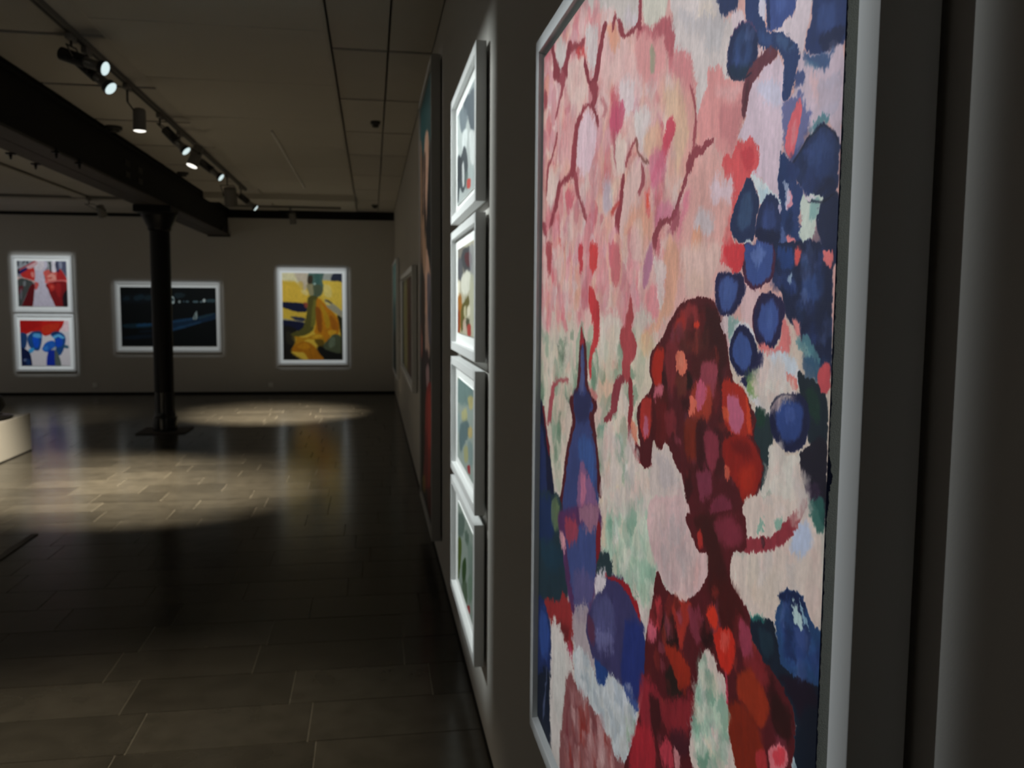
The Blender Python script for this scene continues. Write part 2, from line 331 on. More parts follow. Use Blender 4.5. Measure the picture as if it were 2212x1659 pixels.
# strokes of the paintings: colour, softness, raggedness, opacity, outline in mm on the canvas
BIGRES = 2.0
BIG = """
P 235,179,171 0.0 0.0 1 -150,-150 1200,228 1220,486 -112,428
P 239,181,173 0.0 0.0 1 -114,385 1219,472 1225,549 -102,616
P 228,204,187 23.9 15.9 1 -106,552 521,555 723,547 810,554 1224,537 1237,691 -80,1048
P 225,209,196 0.0 0.0 1 -84,968 1235,665 1253,898 -47,1600
P 211,196,189 7.2 7.2 1 272,-67 312,2 412,47 489,60 543,86 577,115 609,127 653,132 667,106 663,53 271,-95
P 225,214,199 4.3 4.3 1 672,47 685,142 716,159 752,158 773,152 776,87
P 228,210,206 4.7 4.7 1 796,95 935,148 944,211 985,230 1001,244 975,249 969,269 974,286 936,273 920,282 907,292 890,309 883,280 872,255 856,233 818,216 801,196 794,170
P 202,191,193 8.2 5.9 .7 815,166 886,196 922,201 961,223 950,240 926,246 902,228 878,210 827,191
P 212,201,201 6.7 5.6 .7 906,219 949,227 955,243 930,249 912,235
P 239,218,201 5.8 5.8 .6 885,181 931,201 923,209 891,194
P 237,158,155 3.3 4.3 1 918,262 948,268 974,287 1016,298 1017,311 1010,325 1006,339 998,352 984,365 955,354 928,336 906,341 888,341 888,315 898,297 915,281
P 215,133,135 7.2 4.1 .7 948,314 1006,315 1004,338 994,358 966,347
P 239,188,186 7.3 4.2 .6 933,285 990,296 1009,303 979,309
P 236,207,219 2.8 3.7 1 1023,307 1050,298 1068,293 1087,298 1096,316 1098,344 1097,371 1095,384 1095,409 1098,424 1078,415 1057,399 1030,391 1043,382 1049,373 1038,363 1013,355 1001,350 1011,337 1017,323
P 215,211,232 5.4 4.5 .7 1037,307 1070,310 1089,323 1090,339 1058,327
P 220,194,206 1.5 2.3 1 1121,301 1151,309 1191,312 1195,386 1180,375 1163,365 1143,373 1139,355 1113,339 1118,322
P 239,191,190 5.2 3.7 .7 1137,324 1166,341 1185,343 1186,356 1157,354
P 194,181,198 3.7 3.7 .7 1153,338 1187,337 1189,363 1168,366
P 224,212,225 2.4 2.8 1 1031,185 1051,193 1052,249 1046,248 1035,236
P 233,211,217 2.1 2.5 1 1073,268 1094,267 1110,262 1109,215 1145,229 1138,278 1131,288 1127,301 1119,299 1104,285
P 236,211,215 2.0 2.5 1 973,224 999,226 1007,238 1018,244 1000,241 986,244
P 44,57,98 2.7 3.2 1 933,147 986,168 989,220 969,219 955,218 942,209
P 45,63,109 1.8 3.1 1 1001,173 1033,186 1038,237 1049,251 1063,266 1079,271 1104,285 1120,299 1118,311 1112,323 1107,332 1096,332 1094,316 1093,302 1083,290 1061,284 1041,272 1023,254 1011,236
P 61,85,137 3.7 2.8 .7 1037,258 1067,271 1067,281 1044,272
P 77,104,146 3.4 2.6 .6 1079,274 1110,291 1107,297 1083,286
P 66,84,145 1.8 2.6 1 1050,192 1107,214 1109,262 1090,266 1066,266 1056,253
P 42,56,100 1.8 1.8 1 1051,193 1058,195 1061,246 1065,264 1056,253
P 90,111,177 5.3 2.2 .6 1076,238 1095,244 1090,256 1075,253
P 33,45,84 2.0 3.0 1 975,246 997,240 1020,245 1034,257 1039,273 1039,288 1026,294 1004,294 982,287 969,275 970,258
P 53,75,121 5.0 3.0 .9 990,249 1012,251 1027,268 1025,284 1004,284 980,272
P 29,49,67 4.0 2.5 .7 973,274 1022,286 1012,295 985,288
P 43,59,107 1.5 2.3 1 1145,229 1191,247 1195,311 1175,307 1161,313 1132,300 1134,288 1141,277
P 62,82,137 4.5 2.2 .7 1153,274 1175,279 1174,297 1150,292
P 29,36,70 2.9 2.2 .8 1157,297 1191,300 1190,311 1163,312
P 55,82,127 3.1 3.8 .9 1127,301 1164,314 1178,312 1167,324 1152,325 1144,321 1133,310
P 86,121,151 3.1 3.9 .6 1130,309 1149,317 1152,327 1139,322
P 62,78,130 2.4 3.3 .9 1112,318 1128,321 1130,330 1118,330
P 112,57,69 1.4 1.9 1 1068,282 1039,284 1016,292 1007,308 1006,329 1014,332 1023,313 1036,302 1058,296 1081,292
P 75,36,45 3.0 2.0 .6 1016,299 1012,313 1009,324 1012,325 1018,315 1023,301
P 104,110,161 3.3 4.1 .9 1096,335 1113,334 1130,343 1144,356 1140,373 1128,384 1118,393 1103,385 1096,357
P 239,108,117 1.6 2.5 1 1104,362 1114,347 1126,341 1129,358 1122,375 1114,389 1102,380
P 239,159,164 3.3 2.5 .6 1112,363 1120,356 1120,372 1114,378
P 69,128,140 2.6 3.8 .8 1143,373 1163,363 1175,368 1166,372 1151,374
P 39,52,91 1.5 2.3 1 1143,376 1163,370 1183,379 1192,388 1193,412 1190,427 1168,432 1142,423 1124,407 1118,393 1131,385
P 55,75,126 6.0 3.0 .8 1149,380 1174,380 1182,398 1171,413 1145,402
P 27,33,63 3.0 2.2 .8 1141,415 1186,416 1187,428 1163,432
P 46,64,113 1.6 2.9 1 1093,384 1115,394 1130,398 1124,408 1139,424 1131,442 1141,464 1123,464 1107,440 1096,418
P 36,58,104 1.7 2.9 1 1091,383 1103,386 1117,428 1130,477 1095,475 1091,425
P 104,118,172 2.5 4.2 .7 1098,446 1111,451 1118,468 1106,470
D 50 36 40,57,107/52,70,125/29,36,71/34,57,96/66,84,142/25,37,73/29,44,87/83,99,145 1121,370 1188,382 1195,473 1106,467 1097,387
D 40 30 38,54,102/49,67,119/27,34,67/32,54,92/63,81,136/23,35,69/27,42,83/79,95,139 974,236 1033,257 1115,290 1112,323 1061,280 1015,290 977,277
P 239,159,174 1.7 2.1 1 1108,414 1115,417 1118,430 1107,429
P 239,138,142 1.6 2.0 1 1110,453 1128,461 1132,468 1116,466
P 235,238,239 1.8 2.7 1 1031,391 1061,401 1081,414 1097,422 1088,426 1072,420 1056,419 1048,408
P 192,218,230 2.7 3.6 .6 1051,403 1074,413 1059,418
P 239,95,98 2.5 4.0 1 1002,356 1027,358 1045,368 1049,381 1036,390 1016,401 1002,415 996,429 989,444 1005,455 1024,459 1023,474 966,472 970,443 984,420 990,397 969,380 964,364 987,364
P 214,68,77 4.9 2.9 .8 1010,364 1035,368 1036,383 1015,383
P 239,143,138 5.2 4.1 .7 972,427 987,413 993,435 978,453
P 39,52,89 1.9 2.4 1 1026,392 1043,404 1053,420 1047,434 1041,451 1017,455 993,445 987,432 999,414 1016,401
P 63,87,123 4.9 2.4 .8 1017,409 1034,409 1036,433 1016,443 1004,430
P 39,50,89 1.8 2.7 1 1056,421 1078,415 1098,428 1096,450 1094,462 1062,460 1046,447 1050,432
P 62,79,134 5.3 2.7 .8 1063,429 1082,426 1086,444 1064,446
P 26,31,62 2.7 2.2 .8 1044,444 1093,450 1094,461 1062,459
P 33,40,71 1.1 1.5 1 1163,432 1193,429 1195,483 1176,469 1162,452
P 217,222,209 1.5 3.1 1 1135,427 1170,429 1161,443 1159,460 1145,465 1133,456 1135,443
P 113,165,164 2.3 3.0 .6 1153,430 1165,432 1159,445 1149,447
P 239,125,134 1.9 2.3 1 1140,469 1158,464 1167,469 1161,474
P 70,88,162 2.8 2.3 1 1035,463 1062,459 1082,466 1079,477 1031,475
P 226,237,239 2.9 2.9 .9 1024,456 1041,453 1042,463 1028,469
D 1400 120 239,191,182/239,195,186/228,153,155/219,130,135/238,173,153/239,208,199/239,176,150/212,98,110/233,209,208/195,109,118/239,205,193/220,154,165/239,177,167 -142,-139 -78,-6 65,422 857,463 839,360 787,239 656,168 490,81 251,-18
D 240 90 239,191,182/239,174,154/239,173,165/239,208,199/236,157,154 787,239 873,271 882,464 780,459
P 196,104,111 5.0 4.2 1 668,136 716,159 758,156 788,170 803,189 806,212 795,228 779,205 760,184 723,175 683,157 648,149
P 234,157,156 11.8 5.9 .8 655,149 760,182 774,220 714,232 650,187
P 224,135,139 8.9 5.1 .8 802,211 855,231 869,256 874,281 821,251 786,227
P 239,195,163 11.6 6.5 .8 765,250 822,260 849,281 862,319 851,343 829,362 810,318 784,279
P 239,168,161 8.6 4.9 .8 832,253 863,268 876,306 878,337 859,352 861,310 839,276
P 239,194,189 13.6 8.5 .8 473,97 610,142 657,189 674,231 616,226 549,183 478,175 456,131
P 212,202,197 9.4 9.4 .85 132,2 196,24 211,65 178,77 135,57 119,19
P 217,206,203 7.8 7.8 .85 370,52 433,68 445,111 417,133 380,116 361,69
P 239,166,136 8.7 7.0 .8 491,86 543,96 570,122 555,142 520,125
P 222,206,212 9.6 6.4 .7 592,98 645,113 654,136 609,127
P 152,164,133 5.1 4.4 .7 711,182 730,187 731,215 716,213
P 236,202,192 10.7 8.5 .8 211,65 329,89 364,124 367,164 286,162 207,110
P 239,205,213 8.0 8.0 .9 335,194 422,207 444,241 427,286 364,294 311,267 308,226
P 239,196,191 9.2 7.3 .9 478,175 516,198 500,228 462,220 450,183
P 235,216,216 9.8 6.5 .8 582,187 637,205 647,246 602,249 576,217
P 236,224,220 9.1 6.0 .8 654,247 716,259 712,292 679,307 657,281
P 239,187,157 8.6 5.7 .8 705,287 756,289 770,322 734,332 700,310
P 209,84,114 6.8 6.8 .8 534,216 585,224 602,245 571,265 546,270 527,240
P 216,74,94 4.8 4.8 .9 793,288 815,300 809,314 791,326 777,343 736,356 729,347 764,329 775,308
P 224,125,149 8.4 5.6 .8 720,322 776,323 784,351 749,370 723,354
P 239,210,198 10.1 6.7 .9 555,271 620,283 606,312 575,327 544,304
P 239,196,187 7.9 6.3 .9 630,324 688,329 683,361 663,376 635,394 600,450 586,367 608,336
P 239,211,200 14.6 9.8 .8 55,243 161,253 163,289 90,320 41,289
P 177,165,186 8.9 7.1 .6 497,328 542,339 536,371 499,364
P 219,199,207 8.9 7.1 .6 487,319 532,319 548,353 519,378 490,363
P 239,211,184 10.3 6.9 .6 542,327 592,341 561,362 535,357
P 239,170,144 12.1 7.5 .8 627,389 725,383 740,425 717,464 616,460
P 239,177,168 10.3 5.7 .9 860,366 933,350 969,379 990,397 980,425 967,459 929,473 847,470 829,432 852,397
P 239,212,222 7.5 5.4 .8 936,384 985,389 987,410 946,408 928,396
P 222,209,213 8.0 5.7 .8 893,412 934,417 940,434 914,442 889,428
P 239,164,128 5.9 4.7 .7 885,431 909,438 905,455 881,454
P 239,124,152 10.0 5.0 .7 833,421 847,397 866,381 872,393 854,416 839,433
P 222,126,154 9.5 5.4 .7 757,392 820,394 800,414 752,416
P 229,172,170 17.9 11.2 .7 212,185 287,178 266,241 160,235
P 239,115,116 5.9 4.4 .8 704,362 723,370 727,399 713,400 703,380
P 239,85,62 3.7 3.7 .7 709,367 721,374 720,390 711,387
P 224,78,79 8.2 8.2 .8 147,390 183,394 192,423 156,424 133,408
P 239,105,91 7.6 6.7 .8 414,415 455,420 457,453 406,450
P 219,94,110 8.8 8.8 .7 219,305 283,316 285,338 234,344
P 220,123,130 14.9 9.9 .7 28,352 59,323 152,354 112,425 32,421
P 156,68,78 2.3 3.1 1 657,41 659,115 655,128 643,135 671,146 674,135 673,120 668,45
P 143,63,72 4.6 4.6 1 66,-10 98,35 106,69 219,93 227,70 261,55 258,40 238,33 218,41 195,60 159,71 179,78 136,44 93,-3
P 163,78,87 4.7 4.7 .95 157,74 169,106 145,124 121,149 131,152 162,129 191,112 213,89
P 156,70,78 4.2 4.2 .95 244,49 329,76 359,68 340,59 303,57 253,41
P 202,72,73 5.2 5.2 .95 292,65 322,89 339,80 317,76 362,96 340,74
P 143,60,70 2.9 3.8 1 349,97 368,131 417,165 452,150 466,122 482,101 500,85 480,78 460,93 441,114 423,141 403,145 393,136 365,101
P 158,71,80 3.9 3.9 1 388,150 415,175 404,184 427,191 449,183 438,159
P 153,66,75 3.3 3.3 1 536,105 551,93 560,102 575,126 626,140 652,139 641,133 616,131 597,127 577,105 535,84 526,101
P 157,68,77 4.5 4.5 1 402,183 335,180 297,196 267,232 260,269 210,277 152,283 121,320 77,350 66,391 85,392 107,353 150,324 187,290 251,290 301,278 306,240 327,204 356,188 418,191
P 146,64,72 3.8 3.8 .95 401,186 430,209 447,228 459,230 448,211 420,188
P 158,69,78 4.1 4.1 .9 279,279 311,323 348,349 378,373 392,373 375,350 334,324 308,283
P 160,70,77 4.9 4.9 .9 47,287 65,238 116,216 148,185 137,182 98,212 43,234 34,285
P 167,77,85 6.4 5.1 .9 4,70 6,99 -1,104 14,109 39,107 37,78
P 163,74,81 3.2 3.2 .9 655,287 627,301 608,316 617,318 637,304 662,289
P 145,86,79 3.8 3.0 .9 655,288 670,310 704,329 718,327 678,310 662,288
P 154,64,73 3.3 3.3 1 594,329 581,364 561,387 567,416 575,453 585,454 584,417 589,390 602,367 605,330
P 191,59,54 5.1 3.4 .8 583,364 548,368 538,380 552,382 567,373 589,366
P 167,77,86 3.0 3.0 .9 684,328 686,347 672,363 683,365 703,350 691,329
P 182,90,97 2.4 3.0 1 863,265 874,285 881,307 876,323 871,339 880,342 885,325 888,308 882,286 868,266
P 157,70,79 1.8 2.9 1 873,358 887,348 909,348 935,341 931,338 895,339 869,341 861,355
P 154,70,79 2.7 3.3 1 864,350 851,366 834,387 808,406 767,410 746,422 735,442 731,464 743,465 754,444 765,426 786,418 824,411 844,390 860,368 880,354
P 171,75,93 4.5 3.2 .8 826,400 809,417 793,427 808,432 835,423 837,401
P 161,70,80 6.3 5.1 .9 -9,343 23,379 62,404 81,404 62,380 31,345
P 187,99,107 4.3 3.4 .8 541,257 548,293 559,313 565,314 558,295 550,259
P 196,110,115 6.4 4.6 .7 460,186 488,211 475,222 487,226 510,216 478,189
D 700 110 239,191,182/239,195,185/239,160,162/235,140,145/239,174,153/239,208,198/239,176,149/228,106,118/239,214,212/210,117,127/239,205,193/236,166,177/239,177,166 -115,368 834,438 806,502 722,537 520,540 23,563
P 239,199,187 8.0 5.7 .8 851,446 958,453 964,473 948,486 945,506 900,507 870,505 858,479
P 239,195,177 8.2 4.7 .6 878,480 921,485 918,502 880,501
P 239,175,146 8.2 5.5 .9 790,438 835,445 837,479 824,518 785,539 743,557 697,567 682,555 736,545 766,528 794,493
P 239,196,149 8.7 5.8 .7 683,563 723,553 750,561 745,581 699,588
P 237,143,148 7.1 5.7 .8 732,491 757,490 768,504 766,528 735,532 714,518
P 239,216,209 5.5 5.5 .8 743,455 791,458 793,487 784,518 772,518 764,492
P 177,95,145 5.8 4.4 .6 701,472 722,442 742,443 737,473 709,495
P 220,105,115 6.8 5.1 .8 531,425 582,428 593,470 578,486 552,478
P 224,63,63 5.7 5.7 .9 409,417 463,420 463,450 438,465 414,448
P 210,60,70 6.1 6.1 .9 331,411 362,414 362,454 340,456
P 175,65,72 7.4 7.4 .8 43,392 95,396 97,434 67,458
P 222,209,194 7.4 5.9 .8 666,529 721,524 758,538 723,545 683,568 668,555
P 235,221,205 10.3 6.9 .8 492,541 589,530 600,571 577,605 506,615
P 199,195,179 13.9 9.3 .6 58,595 180,577 262,586 264,627 125,655
P 102,119,98 9.1 9.1 .8 187,583 235,587 231,623 190,638 167,615
P 94,117,99 8.7 8.7 .8 241,676 280,672 288,697 249,699
P 86,116,91 9.1 9.1 .8 181,734 217,733 212,764 183,765
P 92,126,99 9.4 9.4 .7 133,805 178,801 172,830 135,837
P 86,112,89 10.3 10.3 .7 -4,700 47,701 32,730 -3,727
P 87,136,109 5.6 6.4 .7 622,643 638,646 639,678 625,682
P 109,161,139 7.2 7.2 .7 484,708 540,706 528,732 485,729
P 239,214,201 6.4 6.4 .9 580,657 628,638 645,659 655,701 687,724 722,733 743,740 754,801 522,859 499,801 505,736 549,702
P 239,231,223 9.7 8.1 .9 585,718 632,702 651,742 638,779 596,769
P 239,213,159 13.0 8.1 .7 589,780 637,775 640,811 592,827
P 239,193,164 12.2 7.0 .8 497,611 559,592 602,608 580,643 529,672 481,663
P 239,121,111 6.7 5.0 .8 560,604 585,593 590,614 570,629
P 239,197,185 13.0 7.4 .8 430,657 482,678 512,699 454,713 452,687
P 239,218,192 10.4 7.4 .8 656,600 726,587 748,622 716,638 690,663 667,643
D 520 100 175,189,161/230,216,192/239,222,204/135,164,136/199,203,178/239,216,198/239,200,179/102,137,110/229,210,187 -11,577 311,572 683,559 733,594 690,663 743,740 753,792 503,854 463,691 255,686 214,924 126,946 -22,715
P 211,64,68 3.8 4.7 1 409,489 414,520 441,547 439,577 421,602 421,634 435,633 442,602 475,577 481,546 478,517 429,488
P 187,77,81 3.2 3.9 1 649,501 661,533 657,551 677,568 679,585 653,604 660,628 627,625 611,624 615,589 597,562 629,538
P 151,63,71 2.5 4.2 1 593,621 563,648 551,678 517,699 543,700 587,677 604,647 628,622
P 151,51,58 2.3 3.8 1 646,623 650,656 647,688 653,714 693,730 746,731 764,719 722,717 688,705 669,685 672,654 662,621
P 239,145,117 3.8 3.8 .9 665,681 684,683 696,701 686,709 666,697
P 178,78,86 4.7 4.7 .95 260,658 151,667 101,702 79,757 69,765 82,765 113,754 138,699 174,670 259,664
P 213,114,113 5.7 3.8 .8 404,655 448,668 465,673 478,670 473,661 412,653
P 23,28,57 3.8 5.0 1 18,721 50,758 94,801 129,861 160,951 -43,1002 -34,822 -16,749
P 39,53,99 6.4 6.4 .9 8,767 44,803 73,871 95,960 -7,993 -16,819
P 113,29,39 3.7 5.0 1 24,738 57,781 85,823 104,819 73,778 41,735
P 86,28,37 3.0 4.0 1 363,557 399,596 417,656 474,676 461,704 475,735 500,788 513,862 217,936 227,857 270,773 302,728 278,693 327,668 344,621 348,588
P 64,73,123 4.0 5.0 1 368,581 389,618 397,661 450,679 424,711 457,738 478,771 490,815 498,865 249,928 257,835 292,770 327,730 306,690 353,665 361,620
P 44,44,79 8.0 6.0 .8 317,674 430,668 431,684 412,713 332,721 312,695
P 99,101,140 8.1 6.0 .7 362,598 384,618 381,662 358,664 359,620
P 66,98,160 9.7 5.8 .7 358,754 435,742 468,781 460,817 417,799 360,787
P 146,99,139 4.9 5.8 .95 374,790 417,804 466,821 484,874 361,906 349,846
P 225,128,152 7.9 5.9 .7 373,813 407,817 409,849 377,868
P 168,49,57 4.0 4.0 1 363,556 384,583 365,587 348,588
P 239,196,195 2.8 3.8 1 1023,496 1062,503 1061,517 1046,534 1026,533 1017,516
P 234,224,225 2.7 3.7 1 976,534 996,528 1019,533 1048,538 1063,560 1076,559 1113,560 1137,569 1146,580 1127,595 1105,607 1087,615 1064,615 1035,597 1044,585 1037,583 1002,566 986,554
P 114,161,148 4.0 5.1 .7 992,530 1015,531 1004,541 994,554 985,542
P 239,185,184 4.1 4.1 .8 972,535 988,535 994,560 983,564
P 28,36,68 1.2 2.0 1 1080,461 1194,469 1190,495 1193,579 1171,564 1140,542 1113,524 1103,506 1084,491
P 39,68,127 3.3 3.3 .9 1094,465 1120,467 1124,481 1107,484 1095,479
P 40,60,114 4.1 3.3 .8 1102,486 1125,489 1132,505 1109,505
P 52,75,128 4.5 3.0 .9 1142,496 1172,489 1180,504 1162,514 1142,509
D 60 36 41,58,109/53,72,128/30,37,72/35,58,98/67,86,145/26,38,74/30,45,89/85,101,148 1082,470 1186,476 1189,571 1146,542 1098,513
P 235,92,89 2.0 2.4 1 1125,468 1140,468 1137,478 1128,479
P 239,123,122 1.8 2.2 1 1174,473 1188,475 1189,487 1179,484
P 206,224,239 1.2 2.5 .7 1115,494 1122,486 1125,487 1120,498
P 78,36,63 1.8 2.3 1 1022,458 1084,462 1088,487 1073,498 1048,500 1025,488
P 66,87,151 2.8 2.3 1 1028,458 1081,461 1082,486 1069,495 1050,496 1030,485
P 128,149,207 3.7 3.7 .5 1042,462 1069,466 1063,478 1040,477
P 236,67,75 2.0 3.0 1 976,455 1022,458 1022,476 1008,485 992,478 981,469
P 39,37,76 2.1 2.6 1 968,482 1004,484 1025,490 1025,505 1007,522 985,529 962,522 952,504 956,489
P 71,90,150 3.6 2.6 1 973,488 1000,489 1011,500 999,517 984,524 967,514 962,499
P 41,34,73 1.8 2.2 1 1066,507 1097,508 1112,521 1106,541 1089,557 1065,555 1050,537 1049,519
P 70,91,157 3.1 2.2 1 1069,514 1091,513 1101,524 1096,538 1083,550 1069,546 1059,535 1062,523
P 30,32,69 1.9 2.4 1 1026,536 1050,546 1061,560 1056,575 1034,585 1007,580 994,564 1004,544
P 64,85,144 2.9 2.4 1 1016,545 1038,549 1050,564 1037,580 1016,577 1001,563
P 37,36,74 2.3 2.8 1 1060,560 1073,565 1071,574 1051,582 1044,585 1038,597 1023,590 1037,584 1057,572
P 239,131,128 2.1 2.6 1 1111,528 1124,540 1122,559 1104,558 1080,564 1062,557 1069,552 1095,556 1106,544
P 239,146,141 2.0 2.4 1 1128,529 1137,530 1142,542 1133,540
P 97,149,156 2.7 4.5 .8 1135,543 1156,544 1176,562 1169,572 1152,560
P 47,79,111 3.0 3.7 .8 1152,558 1184,569 1179,577 1153,574
P 239,235,228 2.5 4.1 .8 1102,566 1137,569 1132,575 1102,575
P 216,221,232 3.3 4.1 .8 1089,561 1130,559 1137,575 1103,578
P 131,166,91 3.7 3.7 .9 1041,584 1056,584 1067,595 1060,606 1042,601
P 81,112,86 3.7 3.7 .7 1035,583 1061,578 1065,587 1041,589
P 239,231,218 3.4 3.4 .8 1068,589 1115,582 1130,591 1105,606 1086,612 1066,606
P 29,40,50 1.5 2.2 1 1143,574 1185,586 1191,626 1163,628 1156,605 1144,590
P 31,61,48 3.0 3.0 .8 1157,587 1175,590 1177,610 1161,607
P 218,86,92 1.8 1.8 1 1173,572 1190,563 1193,583 1180,587
P 239,137,128 1.6 2.4 1 1116,576 1132,577 1140,587 1133,589
P 41,56,60 1.8 2.7 1 1064,614 1087,615 1097,627 1097,641 1089,672 1076,691 1067,654 1055,640 1058,623
P 32,69,50 3.6 2.7 .7 1064,617 1080,615 1078,630 1065,631
P 239,224,211 2.1 3.3 1 1090,641 1114,647 1143,645 1154,638 1149,660 1159,677 1181,696 1041,732 1047,714 1079,687 1090,664
P 239,227,214 4.9 3.2 .7 1102,655 1138,651 1145,669 1116,672
P 104,153,126 3.5 4.3 .7 1080,695 1096,691 1093,703 1081,705
P 227,109,118 3.1 3.1 .9 1138,690 1151,684 1160,693 1139,703
P 33,28,42 1.5 2.2 1 1158,636 1190,624 1195,692 1180,683 1155,666 1150,646
P 67,47,72 3.6 2.9 .7 1161,669 1181,663 1187,679 1172,682
P 29,32,67 1.6 2.0 1 1116,595 1145,592 1161,605 1160,626 1144,641 1114,644 1093,630 1091,610
P 53,75,137 3.2 2.0 1 1119,600 1142,599 1151,607 1148,624 1133,636 1113,635 1103,623 1105,609
P 88,26,32 1.8 2.4 1 923,507 950,512 964,524 979,537 987,554 996,576 1009,595 1036,603 1054,618 1062,626 1056,640 1074,655 1079,671 1074,690 1057,707 1042,714 1039,732 889,770 876,732 854,714 831,701 813,687 791,701 761,695 755,725 722,734 694,721 664,710 707,710 693,684 695,655 748,625 742,606 745,581 792,554 808,539 830,525 861,512 895,509
P 59,20,22 6.5 3.3 .9 910,518 954,519 977,537 990,577 966,612 937,580 912,547
P 147,50,51 6.1 3.6 .9 861,519 896,518 911,535 894,558 843,557 823,544
P 169,48,41 5.0 3.7 .9 841,527 867,529 863,545 837,548
P 93,40,35 6.0 4.8 .8 831,546 930,547 932,567 833,572
D 170 46 132,36,39/149,47,38/77,22,24/177,61,48/132,55,71/60,20,22/94,28,30/160,70,86/77,26,28/45,16,18 909,512 959,526 982,555 1001,599 1047,616 1056,654 1059,690 1024,707 908,751 880,713 835,679 778,688 720,693 770,580 841,527
P 224,64,42 2.9 2.9 .9 895,535 910,535 909,542 895,542
P 129,43,48 6.5 3.9 .9 810,562 844,568 846,598 826,623 808,609 800,582
P 77,26,27 5.7 3.4 .9 895,573 949,563 950,580 897,601
P 182,42,29 4.1 3.4 1 769,572 794,571 795,590 780,618 752,612 752,589
P 204,102,116 4.1 4.1 1 780,614 798,620 786,638 760,639 764,625
P 82,24,23 5.3 4.0 .9 797,616 815,628 810,648 762,641 792,630
P 239,124,98 2.5 3.7 1 841,573 865,574 878,585 867,597 839,595
P 239,139,114 3.7 3.7 .6 850,577 865,580 866,589 848,587
P 43,19,19 3.6 2.4 1 877,593 892,598 894,613 874,612
P 112,51,41 4.9 3.7 .8 841,602 872,601 874,622 848,624
P 161,69,83 4.4 3.3 .9 919,582 959,576 962,606 940,619 920,599
P 177,61,43 5.7 3.4 .9 897,608 944,606 950,634 929,647 891,649
P 209,93,119 3.4 4.5 1 907,606 934,601 936,618 918,634 904,627
P 239,115,92 2.4 3.5 1 886,621 906,623 909,634 885,642 889,631
P 96,54,82 4.7 3.5 .8 875,645 910,643 901,656 876,658
P 100,24,26 6.8 4.1 .9 756,644 807,641 814,683 790,696 759,685
P 185,52,45 3.6 3.6 1 716,642 750,640 754,671 733,696 704,682 705,656
P 207,111,139 4.3 4.3 .9 721,669 741,669 736,690 721,689
P 78,18,23 5.6 3.5 .8 749,647 769,653 771,683 756,696
P 130,42,49 5.1 3.9 .9 805,652 839,644 841,663 821,675
P 131,42,25 5.9 3.5 .9 873,651 917,645 915,686 881,692
P 65,20,25 5.6 3.4 .9 910,650 938,646 945,683 918,697
P 152,56,73 4.3 3.2 .9 938,653 964,654 975,677 959,698 935,672
P 182,46,33 2.5 2.9 1 981,597 1012,595 1040,606 1051,626 1050,641 1024,648 997,644 982,627
P 209,105,133 3.9 3.0 1 994,609 1021,611 1035,626 1020,646 1000,637
P 239,100,62 2.6 2.6 .8 983,623 999,625 998,636 984,633
P 239,80,43 2.3 2.3 .8 1039,604 1050,624 1048,640 1043,635
P 156,33,26 2.9 2.4 1 989,655 1042,644 1070,657 1077,674 1063,698 1041,710 1022,698 995,684 985,667
P 118,23,23 5.7 2.9 .8 1001,658 1042,650 1057,661 1029,666
P 190,47,27 6.5 2.8 .7 1023,685 1061,668 1063,689 1039,704
P 230,104,80 2.5 2.5 .9 991,683 1003,684 1004,695 993,694
P 137,56,77 5.5 4.4 .9 914,703 957,698 954,723 925,730
P 140,53,76 5.2 4.1 .8 961,725 1006,714 1011,736 963,748
P 233,209,200 2.6 3.3 1 788,701 813,690 838,708 872,724 885,771 753,805 755,727 763,703
P 205,188,189 7.8 7.8 .6 779,710 832,715 856,737 800,745
P 239,206,198 7.5 5.0 .6 823,744 866,735 874,771 814,786
P 239,220,205 6.1 7.6 1 509,819 763,763 768,825 791,849 779,884 752,925 707,921 630,917 571,911 515,900
P 238,239,229 9.6 9.6 .9 592,834 655,817 677,861 628,887 594,872
P 141,186,160 10.2 10.2 .8 523,887 595,882 597,925 544,919
P 113,155,126 7.8 9.4 .8 596,906 645,905 707,921 678,936 622,922
P 147,197,168 8.6 8.6 .8 696,875 770,862 765,884 720,912
P 174,211,180 8.8 8.8 .7 685,816 727,810 730,848 695,858
P 232,239,203 9.1 9.1 .7 643,873 702,852 718,882 668,898
D 260 90 167,200,174/239,239,218/209,228,202/113,159,134/239,234,219/239,222,198 520,829 764,773 789,860 748,924 630,919 515,907
P 239,204,175 10.6 7.1 .8 502,831 538,823 537,888 510,901
P 239,216,207 5.7 5.7 .9 722,934 755,922 753,940 742,973 734,956
P 37,57,68 5.8 7.0 1 -46,956 212,897 234,987 280,1019 274,1070 166,1124 -34,1176
P 31,51,96 12.4 10.0 .9 -46,956 124,917 158,977 64,1019 -42,1030
P 32,63,82 14.3 9.5 .8 13,1033 203,993 234,1028 84,1074
P 130,145,95 9.4 7.0 .7 124,923 198,906 194,958 142,971
P 36,52,104 6.1 6.1 1 46,1154 126,1175 144,1228 161,1354 160,1428 -28,1465 -23,1205
P 55,84,156 12.5 7.5 .9 39,1179 107,1182 118,1238 62,1279 7,1248
P 24,32,48 9.9 7.4 .9 -6,1347 157,1282 165,1426 -28,1468
P 121,130,169 6.2 6.2 .6 100,1294 75,1361 59,1418 72,1411 91,1353 109,1290
P 163,50,52 5.5 6.6 1 63,1150 209,1099 247,1070 318,1073 339,1107 328,1170 352,1187 300,1190 269,1164 169,1173 122,1169
P 108,35,39 11.1 6.6 .8 183,1153 293,1124 282,1153 213,1167
P 208,72,107 8.4 6.3 .8 282,1159 321,1150 329,1176 299,1183
P 95,53,97 8.1 4.1 1 206,923 330,885 420,858 511,847 512,895 501,956 472,1013 443,1056 354,1089 316,1079 292,1064 258,1026 223,975 194,951
